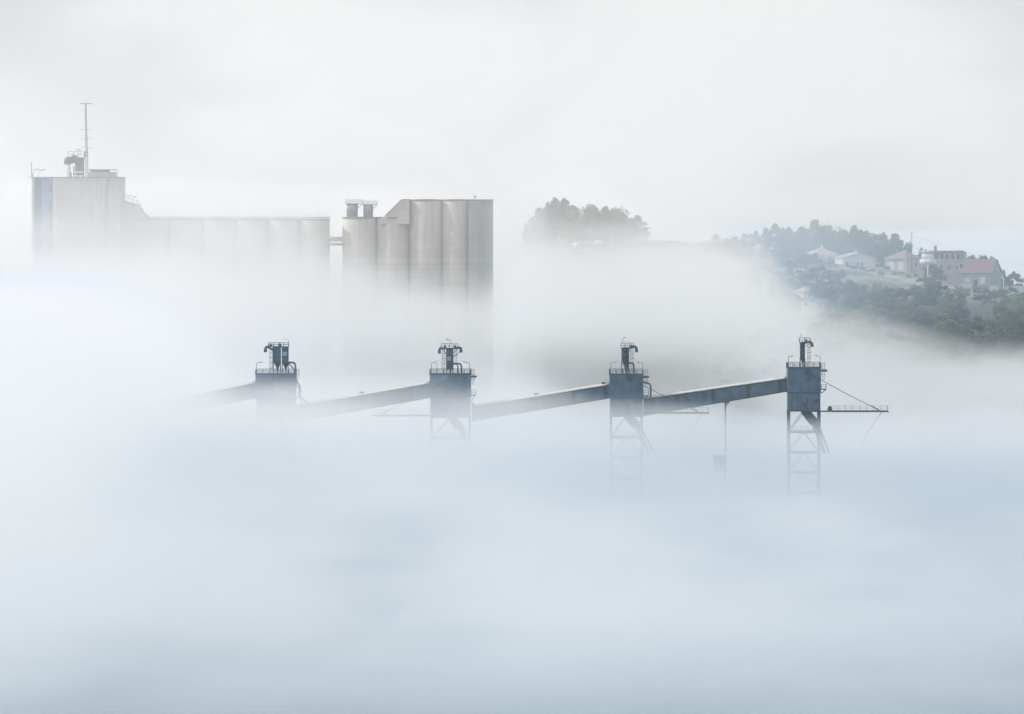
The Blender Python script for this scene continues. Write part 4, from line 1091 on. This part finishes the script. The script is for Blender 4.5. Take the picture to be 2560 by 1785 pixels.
# little tan roofed house lower down
h = house('small_house', 'small house with a sunlit tan roof half hidden in trees on the lower slope', 2012, 742, 1850, 40)
mb = MB(); mb.box(-2.2, 2.2, -2.2, 2.2, -3, 1.7); mb.build('wall', M['white_wall'], h)
hip_roof(-2.2, 2.2, -2.2, 2.2, 1.7, 1.5, 0.4, 'tile_tan', h)
win(h, 0.3, 0.2, 0.8, 1.0, -2.2)
h = house('low_shed', 'low pale shed with a flat roof below the small tan roofed house', 2024, 765, 1820, -12)
mb = MB(); mb.box(-2.3, 2.3, -2, 2, -3, 1.4); mb.build('wall', M['white_wall'], h)
mb = MB(); mb.box(-2.5, 2.5, -2.2, 2.2, 1.4, 1.6); mb.build('roof', M['grey_roof'], h)
win(h, -0.9, 0.2, 0.7, 0.8, -2)
h = house('garden_hut', 'tiny white hut standing alone in the mist at the left of the slope', 1915, 718, 1880, 35)
mb = MB(); mb.box(-0.9, 0.9, -0.9, 0.9, -3, 0.9); mb.build('wall', M['white_wall'], h)
gable_roof(-0.9, 0.9, -0.9, 0.9, 0.9, 0.5, 0.2, 'white_wall', h, 'x')

# garden walls
def garden_wall(label, px0, px1, pyt, pyb, D, bend=0.0):
    a, c = at(px0, pyb, D), at(px1, pyb, D); hgt = at(0, pyt, D).z - a.z
    root = empty('garden_wall', (a + c) / 2); tag(root, label, 'wall', 'pale garden walls below the houses')
    hw = (c.x - a.x) / 2
    mb = MB(); n = 8
    for i in range(n):
        t0, t1 = -1 + 2 * i / n, -1 + 2 * (i + 1) / n
        mb.prism([(hw * t0, -2.5), (hw * t1 - 0.002, -2.5), (hw * t1 - 0.002, hgt * (1 - bend * t1 * t1)), (hw * t0, hgt * (1 - bend * t0 * t0))], -0.2, 0.2)
    mb.build('wall_face', M['white_wall'], root)
    mb = MB()
    for i in range(n):
        t0, t1 = -1 + 2 * i / n, -1 + 2 * (i + 1) / n
        mb.bar((hw * t0, 0, hgt * (1 - bend * t0 * t0) + 0.06), (hw * t1, 0, hgt * (1 - bend * t1 * t1) + 0.06), 0.55, 0.12)
    mb.build('coping', M['grey_roof'], root)
garden_wall('bright white garden wall below the join of the pink and red roofed houses', 2403, 2429, 709, 719, 1926)
garden_wall('pale garden wall with an arched top below the red roofed house', 2473, 2497, 712, 724, 1922, 0.5)
garden_wall('long pale garden wall right of the red roofed house', 2514, 2537, 717, 728, 1920)
garden_wall('pale garden wall at the very edge of the hillside', 2541, 2572, 715, 729, 1920)

# ------------------------------------------------------------------ utility poles, mast and wires
def pole(label, px, pyt, pyb, D, wd=0.22, arm=True, mat='wood'):
    a, c = at(px, pyb, D), at(px, pyt, D)
    root = empty('utility_pole', a); tag(root, label, 'utility pole', 'utility poles on the hillside')
    mb = MB(); mb.tube([(0, 0, -2), (0, 0, c.z - a.z)], [wd * 0.6, wd * 0.4], 8); mb.build('post', M[mat], root)
    if arm:
        mb = MB(); mb.bar((-0.7, 0, c.z - a.z - 0.4), (0.7, 0, c.z - a.z - 0.4), 0.12); mb.build('cross_arm', M[mat], root)
pole('pale concrete pole in front of the bush by the pink house', 2319.5, 660, 712, 1925, 0.4, True, 'white_wall')
pole('thin wooden pole in the dry grass below the rose bungalow', 2240, 650, 700, 1935)
pole('pale pole at the corner of the red roofed house', 2509, 694, 730, 1918, 0.3, False, 'white_wall')
pole('thin pole in front of the hazy white porch', 2071, 640, 688, 1930)
a = at(2279, 676, 1962); c = at(2279, 580, 1962)
root = empty('antenna_mast', a); tag(root, 'tall thin antenna mast rising beside the rose bungalow roof', 'antenna')
mb = MB(); mb.tube([(0, 0, -2), (0, 0, c.z - a.z)], [0.12, 0.07], 6); mb.build('post', M['wood'], root)
mb = MB(); zt = c.z - a.z
for k, z in enumerate((zt - 0.2, zt - 0.9, zt - 1.6)): mb.bar((-0.9 + 0.2 * k, 0, z), (0.9 - 0.2 * k, 0, z), 0.07)
mb.build('antenna', M['wood'], root)
a, c = at(2281, 590, 1962), at(2640, 676, 1900)
mb = MB(); mb.tube([a.lerp(c, i / 14) - Vector((0, 0, 1.2 * math.sin(math.pi * i / 14))) for i in range(15)], 0.022, 5)
o = mb.build('power_line', M['rail']); tag(o, 'thin power line sagging across the sky above the red roofed house', 'cable')

# ------------------------------------------------------------------ trees
def crown_mesh(name, kind, seed, mat):
    """unit-ish crown: leaf sized faces in clumps; height ~1, base at z=0"""
    rnd = random.Random(seed); bm = bmesh.new()
    cl = []
    if kind == 'pine':
        n = 30
        for i in range(n):
            t = i / (n - 1); z = 0.30 + 0.66 * t
            rr = 0.34 * (1 - t) ** 0.7 * rnd.uniform(0.55, 1.0) + 0.02
            an = i * 2.4 + rnd.uniform(-0.5, 0.5)
            cl.append((math.cos(an) * rr, math.sin(an) * rr, z + rnd.uniform(-0.03, 0.03), (0.065 + 0.06 * (1 - t)) * rnd.uniform(0.7, 1.25), 0.6))
    elif kind == 'umbrella':
        for i in range(15):
            an = rnd.uniform(0, 6.28); q = math.sqrt(rnd.random()) * 0.38
            cl.append((math.cos(an) * q, math.sin(an) * q, 0.66 + 0.22 * (1 - (q / 0.4) ** 2) + rnd.uniform(-0.06, 0.04), rnd.uniform(0.10, 0.16), 0.7))
    else:
        for i in range(34):
            an = rnd.uniform(0, 6.28); t = rnd.random(); z = 0.22 + 0.62 * t
            q = 0.40 * math.sqrt(max(0.05, 1 - ((z - 0.48) / 0.46) ** 2)) * math.sqrt(rnd.uniform(0.25, 1))
            cl.append((math.cos(an) * q, math.sin(an) * q, z + rnd.uniform(-0.03, 0.05), rnd.uniform(0.065, 0.15), 0.85))
    for (cx, cy, cz, r, fl) in cl:
        for k in range(50):
            d = Vector((rnd.gauss(0, 1), rnd.gauss(0, 1), rnd.gauss(0, 1))).normalized() * r * rnd.uniform(0.6, 1.12)
            p = Vector((cx + d.x, cy + d.y, cz + d.z * fl))
            nrm = (d.normalized() * 1.2 + Vector((rnd.uniform(-1, 1), rnd.uniform(-1, 1), rnd.uniform(-0.6, 1)))).normalized()
            t1 = nrm.cross(Vector((rnd.uniform(-1, 1), rnd.uniform(-1, 1), rnd.uniform(-1, 1)))).normalized(); t2 = nrm.cross(t1)
            s = rnd.uniform(0.016, 0.034)
            if rnd.random() < 0.10:
                p += Vector((d.x, d.y, d.z * 0.8 + r * 0.3)).normalized() * r * rnd.uniform(0.15, 0.75); s *= 0.85
            vs = [bm.verts.new(p + t1 * s * a + t2 * s * b_) for a, b_ in ((-1, -0.6), (0.9, -0.8), (1.1, 0.6), (-0.3, 1.1))]
            bm.faces.new(vs)
    me = bpy.data.meshes.new(name); bm.to_mesh(me); bm.free(); me.materials.append(mat)
    return me
def trunk_mesh(seed, top=0.8, r=0.022):
    rnd = random.Random(seed); mb = MB(); p = Vector((0, 0, -0.25)); pts = [p.copy()]
    for i in range(5):
        p = p + Vector((rnd.uniform(-0.02, 0.02), rnd.uniform(-0.02, 0.02), (top + 0.25) / 5)); pts.append(p.copy())
    mb.tube(pts, [r * (1 - 0.16 * i) for i in range(6)], 7)
    for i in range(6):
        q = pts[2 + i % 3].lerp(pts[3 + i % 3], rnd.random()); an = rnd.uniform(0, 6.28)
        mb.tube([q, q + Vector((math.cos(an) * 0.1, math.sin(an) * 0.1, 0.05)), q + Vector((math.cos(an) * 0.24, math.sin(an) * 0.24, 0.14))], [r * 0.45, r * 0.3, r * 0.12], 5)
    bmesh.ops.recalc_face_normals(mb.bm, faces=mb.bm.faces)
    me = bpy.data.meshes.new('trunk'); mb.bm.to_mesh(me); mb.bm.free(); me.materials.append(M['trunk'])
    return me
CR = {}
for kind, mat in (('pine', 'leaf_pine'), ('umbrella', 'leaf_pine'), ('round', 'leaf_broad'), ('olive', 'leaf_olive')):
    CR[kind] = [crown_mesh('crown', kind, 40 + i * 7 + len(kind), M[mat]) for i in range(4)]
TRK = [trunk_mesh(5 + i) for i in range(3)]
def tree(name, label, kind, pos, hgt, wd, group, rnd):
    root = empty(name, pos, rnd.uniform(0, 6.28)); tag(root, label, 'tree', group)
    c = bpy.data.objects.new('crown', rnd.choice(CR[kind])); COL.objects.link(c); c.parent = root
    c.scale = (wd, wd * rnd.uniform(0.85, 1.15), hgt)
    t = bpy.data.objects.new('trunk', rnd.choice(TRK)); COL.objects.link(t); t.parent = root
    t.scale = (hgt * 0.8, hgt * 0.8, hgt)
    return root
rnd = random.Random(3)
ORD = ['first', 'second', 'third', 'fourth', 'fifth', 'sixth', 'seventh', 'eighth', 'ninth', 'tenth', 'eleventh', 'twelfth', 'thirteenth', 'fourteenth', 'fifteenth', 'sixteenth', 'seventeenth', 'eighteenth', 'nineteenth', 'twentieth', 'twenty-first', 'twenty-second', 'twenty-third', 'twenty-fourth', 'twenty-fifth']
_U = ['first', 'second', 'third', 'fourth', 'fifth', 'sixth', 'seventh', 'eighth', 'ninth']
ORD += ['twenty-' + u for u in _U[5:]]
for d_ in ('thirt', 'fort', 'fift'):
    ORD += [d_ + 'ieth'] + [d_ + 'y-' + u for u in _U]
# misty grove between the silos and the houses: (px, py top, width m, kind, D)
grove = [(1334, 540, 9, 'round', 2050, 'low faint tree at the left foot of the misty grove'),
         (1350, 521, 12, 'pine', 2045, 'pale small pine at the left end of the misty grove'),
         (1370, 512, 11, 'pine', 2050, 'pale ragged tree left of the tallest tree in the grove'),
         (1388, 499, 12, 'pine', 2060, 'tallest spreading pine of the misty grove'),
         (1411, 502, 12, 'pine', 2045, 'pointed pine beside the tallest tree of the grove'),
         (1433, 515, 12, 'pine', 2030, 'ragged tree filling the left middle of the grove'),
         (1458, 511, 14, 'round', 2025, 'broadest domed tree in the middle of the grove'),
         (1484, 520, 13, 'pine', 2030, 'ragged tree right of the broadest grove tree'),
         (1514, 520, 12, 'pine', 2040, 'pointed tree left of the twin topped tree in the grove'),
         (1538, 518, 12, 'round', 2045, 'tall full tree right of the dip in the grove top'),
         (1556, 533, 11, 'pine', 2035, 'sloping shouldered pine near the right end of the grove'),
         (1574, 548, 8.5, 'pine', 2030, 'small pointed pine next to the last tree of the grove'),
         (1593, 541, 11, 'pine', 2025, 'dark clear pine at the right end of the misty grove'),
         (1603, 575, 6, 'olive', 2020, 'low pale bush at the foot of the last grove pine'),
         (1365, 548, 11, 'round', 2022, 'pale lower tree in front of the left end of the grove'),
         (1402, 548, 11, 'round', 2016, 'lower tree in front of the tallest grove tree'),
         (1440, 560, 10, 'round', 2010, 'lower tree in front of the grove, left of centre'),
         (1490, 565, 10, 'round', 2008, 'lower tree in front of the grove centre'),
         (1535, 565, 10, 'round', 2010, 'lower tree in front of the grove, right of centre'),
         (1572, 580, 8, 'olive', 2008, 'low olive tree in front of the right end of the grove')]
for px, py, wd, kind, D, lab in grove:
    p = at(px, py, D); zg = hill_z(p.x, D)
    tree('pine_tree' if kind in ('pine', 'umbrella') else 'tree', lab, kind, (p.x, D, zg), (p.z - zg) * 1.03, wd, 'trees of the misty grove', rnd)
low = [(1633, 606), (1660, 610), (1684, 598), (1707, 601), (1738, 607), (1762, 600), (1790, 586), (1815, 596), (1842, 588), (1868, 582)]
for i, (px, py) in enumerate(low):
    D = 2040 + rnd.uniform(-15, 15); p = at(px, py, D); zg = hill_z(p.x, D); hgt = max(4.5, p.z - zg + 1.2)
    tree('tree', ORD[i] + ' low pale tree rightwards along the fogged skyline after the grove', rnd.choice(['round', 'pine', 'olive']), (p.x, D, p.z - hgt), hgt, 6.5, 'low trees on the fogged skyline', rnd)
ridge = [(1890, 578), (1914, 569), (1938, 561), (1956, 570), (1972, 570), (1988, 576), (2003, 568), (2020, 562), (2037, 549), (2056, 566), (2077, 556), (2092, 572), (2107, 573), (2122, 570), (2136, 564), (2151, 573), (2165, 577), (2187, 580), (2208, 583), (2224, 590), (2238, 584), (2251, 594), (2273, 602), (2300, 613), (2314, 624)]
for i, (px, py) in enumerate(ridge):
    D = 2045 + rnd.uniform(-18, 22); p = at(px, py, D); zg = hill_z(p.x, D) - 0.3
    hgt = p.z - zg; kind = rnd.choice(['pine', 'pine', 'round'])
    tree('pine_tree' if kind == 'pine' else 'tree', ORD[i] + ' tree from the left in the ridge row behind the houses', kind, (p.x, D, zg), hgt, min(11.0, hgt * 0.95) * rnd.uniform(0.85, 1.1) if i < 22 else 3.0, 'ridge trees behind the houses', rnd)
for i, px in enumerate((1985, 2018, 2048, 2088, 2118, 2150, 2180, 2200)):   # lower belt under the ridge tops
    D = 2022; p = at(px, 605 + rnd.uniform(-6, 8), D); zg = hill_z(p.x, D) - 0.3
    tree('tree', ORD[i] + ' tree of the lower belt just behind the white houses', 'round', (p.x, D, zg), p.z - zg, 7.0, 'trees of the belt behind the white houses', rnd)
spec = [(2426, 634, 4.6, 'round', 1975, 668, 'round dark tree rising behind the right edge of the pink house'),
        (2447, 639, 4.2, 'round', 1972, 672, 'round dark tree between the pink house and the red roof'),
        (2464, 637, 3.2, 'umbrella', 1970, 672, 'small flat topped pine peeping over the red roof'),
        (2477, 644, 2.6, 'pine', 1970, 672, 'tiny treetop above the right part of the red roof'),
        (2505, 674, 3.6, 'round', 1945, 716, 'small tree against the gable of the red roofed house'),
        (2533, 680, 6.5, 'round', 1930, 722, 'dark bushy tree on the skyline right of the red roofed house'),
        (2557, 695, 5.5, 'round', 1928, 724, 'dark tree at the right edge of the picture'),
        (2326, 661, 6.2, 'round', 1930, 698, 'dark rounded bush under the white balcony of the pink house'),
        (2345, 668, 4.6, 'round', 1930, 698, 'smaller dark bush at the corner of the pink house'),
        (2024, 634, 7.8, 'round', 1965, 690, 'large hazy round tree left of the white porch'),
        (2002, 655, 6.5, 'round', 1955, 700, 'hazy tree left of the large round tree by the porch'),
        (2196, 640, 4.5, 'round', 1990, 670, 'dark tree in the gap between the white house and the bungalow'),
        (2212, 645, 4.0, 'round', 1988, 672, 'shrubby tree hugging the left wall of the bungalow')]
for px, py, wd, kind, D, pyb, lab in spec:
    p = at(px, py, D); q = at(px, pyb, D); zg = min(q.z, hill_z(p.x, D))
    tree('pine_tree' if kind in ('pine', 'umbrella') else 'tree', lab, kind, (p.x, D, zg), (p.z - zg) * 1.04, wd, None, rnd)
# wood on the slope below the houses, in rows
ROWS = [(1728, 'lowest'), (1752, 'second'), (1778, 'third'), (1806, 'fourth'), (1836, 'fifth'), (1866, 'sixth'), (1894, 'top')]
for D0, nm in ROWS:
    k = 0; px = 1800 + rnd.uniform(0, 25)
    while px < 2590:
        D = D0 + rnd.uniform(-9, 9); x = (px - 1280) * D / F
        zg = hill_z(x, D); hgt = rnd.uniform(4.5, 8.6); pyg = HOR + (CAMZ - zg) * F / D
        bare = mnoise.noise(Vector((x * 0.06, D * 0.02, 5.0)))
        if nm == 'top': hgt *= 0.62
        if nm == 'sixth': hgt *= 0.8
        ok = bare > -0.32 and not (nm in ('top',) and 2040 < px < 2300) and not (1985 < px < 2050 and nm in ('fifth', 'fourth', 'third'))
        if ok:
            kind = rnd.choice(['round', 'round', 'olive', 'olive', 'round', 'umbrella'])
            tree('tree', ORD[k] + ' tree from the left in the ' + nm + ' row of the hillside wood', kind, (x, D, zg - 0.2), hgt, hgt * rnd.uniform(1.05, 1.45), 'trees of the hillside wood', rnd)
            k += 1
        px += rnd.uniform(17, 33)

SCR = [(1916, 'lower'), (1940, 'middle'), (1966, 'upper'), (1995, 'topmost')]
for D0, nm in SCR:
    k = 0; px = 1770 + rnd.uniform(0, 20)
    while px < 2046:
        D = D0 + rnd.uniform(-8, 8); x = (px - 1280) * D / F; zg = hill_z(x, D); hgt = rnd.uniform(2.8, 6.0)
        if not (1895 < px < 1935 and D < 1945) and not (px > 1990 and nm in ('upper', 'topmost')):
            tree('tree', ORD[k] + ' hazy shrub from the left in the ' + nm + ' belt left of the houses', rnd.choice(['round', 'olive', 'round']), (x, D, zg - 0.2), hgt, hgt * rnd.uniform(1.1, 1.6), 'hazy shrubs left of the houses', rnd); k += 1
        px += rnd.uniform(20, 38)
k = 0; px = 2062
while px < 2300:
    D = rnd.uniform(1908, 1950); x = (px - 1280) * D / F; zg = hill_z(x, D); hgt = rnd.uniform(0.8, 1.9)
    tree('shrub', ORD[k] + ' low grey green bush from the left in the dry grass below the houses', 'olive', (x, D, zg - 0.15), hgt, hgt * rnd.uniform(1.4, 2.2), 'low bushes in the dry grass', rnd); k += 1
    px += rnd.uniform(9, 22)

# ------------------------------------------------------------------ gulls and a sailing boat
def gull(label, px, py, D, rz):
    p = at(px, py, D); root = empty('seagull', p, rz); root.scale = (0.45,) * 3; tag(root, label, 'bird', 'birds in the sky')
    mb = MB(); mb.tube([(0, -0.45, 0), (0, -0.3, 0.03), (0, 0, 0.04), (0, 0.3, 0.02), (0, 0.55, 0)], [0.03, 0.09, 0.13, 0.09, 0.02], 8); mb.build('body', M['bird'], root)
    for s in (-1, 1):
        mb = MB(); prev = None
        pts = [(0.08, 0.05, 0.24), (0.5, 0.28, 0.22), (1.05, 0.12, 0.14), (1.35, -0.02, 0.03)]
        up = [mb.bm.verts.new((s * x, -c, z + 0.02)) for x, z, c in pts]; dn = [mb.bm.verts.new((s * x, c, z)) for x, z, c in pts]
        lo = [mb.bm.verts.new((s * x, 0, z - 0.03)) for x, z, c in pts]
        for i in range(3):
            mb.bm.faces.new((up[i], up[i + 1], dn[i + 1], dn[i])); mb.bm.faces.new((dn[i], dn[i + 1], lo[i + 1], lo[i])); mb.bm.faces.new((lo[i], lo[i + 1], up[i + 1], up[i]))
        mb.build('wing', M['bird'], root)
gull('small gull gliding in the white sky above the misty grove', 1755, 390, 1450, 0.4)
gull('small gull gliding in the white sky at the far right', 2531, 414, 1450, -0.3)
p = at(2502, 0, 1550); root = empty('sailing_boat', (p.x, 1550, 0.0)); tag(root, 'small sailing boat, only its white sail faintly showing through the fog at right', 'sailing boat')
mb = MB()
sec = [(-3.6, 0.9, 0.95), (-1.5, 1.25, 0.85), (1.2, 1.15, 0.9), (3.0, 0.55, 1.05), (4.0, 0.04, 1.2)]
top = [[mb.bm.verts.new((x, s * w_, z)) for x, w_, z in sec] for s in (-1, 1)]; keel = [mb.bm.verts.new((x * 0.92, 0, -0.35)) for x, w_, z in sec]
for i in range(4):
    mb.bm.faces.new((top[0][i], top[0][i + 1], keel[i + 1], keel[i])); mb.bm.faces.new((top[1][i + 1], top[1][i], keel[i], keel[i + 1])); mb.bm.faces.new((top[0][i + 1], top[0][i], top[1][i], top[1][i + 1]))
mb.bm.faces.new((top[0][0], keel[0], top[1][0]))
mb.build('hull', M['hull'], root)
mb = MB(); mb.tube([(0.6, 0, 0.8), (0.6, 0, 12.6)], [0.09, 0.06], 8); mb.build('mast', M['lamp'], root)
mb = MB(); mb.tube([(0.6, 0, 2.0), (-3.2, 0, 1.9)], 0.06, 6); mb.build('spar', M['lamp'], root)
mb = MB()
g = [[mb.bm.verts.new((0.5 - 3.4 * (1 - j / 8) * (i / 4) ** 1.0, 0.35 * math.sin(math.pi * i / 4) * (1 - j / 8), 2.1 + 10.2 * j / 8)) for i in range(5)] for j in range(8)]
tip = mb.bm.verts.new((0.5, 0, 12.4))
for r0, r1 in zip(g, g[1:]):
    for i in range(4): mb.bm.faces.new((r0[i], r0[i + 1], r1[i + 1], r1[i])).smooth = True
for i in range(4): mb.bm.faces.new((g[-1][i], g[-1][i + 1], tip))
so_ = mb.build('sail', M['sail'], root); sm = so_.modifiers.new('cloth', 'SOLIDIFY'); sm.thickness = 0.02

# ------------------------------------------------------------------ render settings
SC.render.engine = 'CYCLES'
cy = SC.cycles
cy.use_denoising = True
cy.use_adaptive_sampling = True; cy.adaptive_threshold = 0.02
cy.max_bounces = 6; cy.diffuse_bounces = 2; cy.glossy_bounces = 2; cy.transmission_bounces = 2
cy.volume_bounces = 3
cy.volume_step_rate = 1.0; cy.volume_max_steps = 512
cy.time_limit = 1000
SC.view_settings.view_transform = 'Standard'; SC.view_settings.look = 'None'
SC.view_settings.exposure = 0.07; SC.view_settings.gamma = 1.0
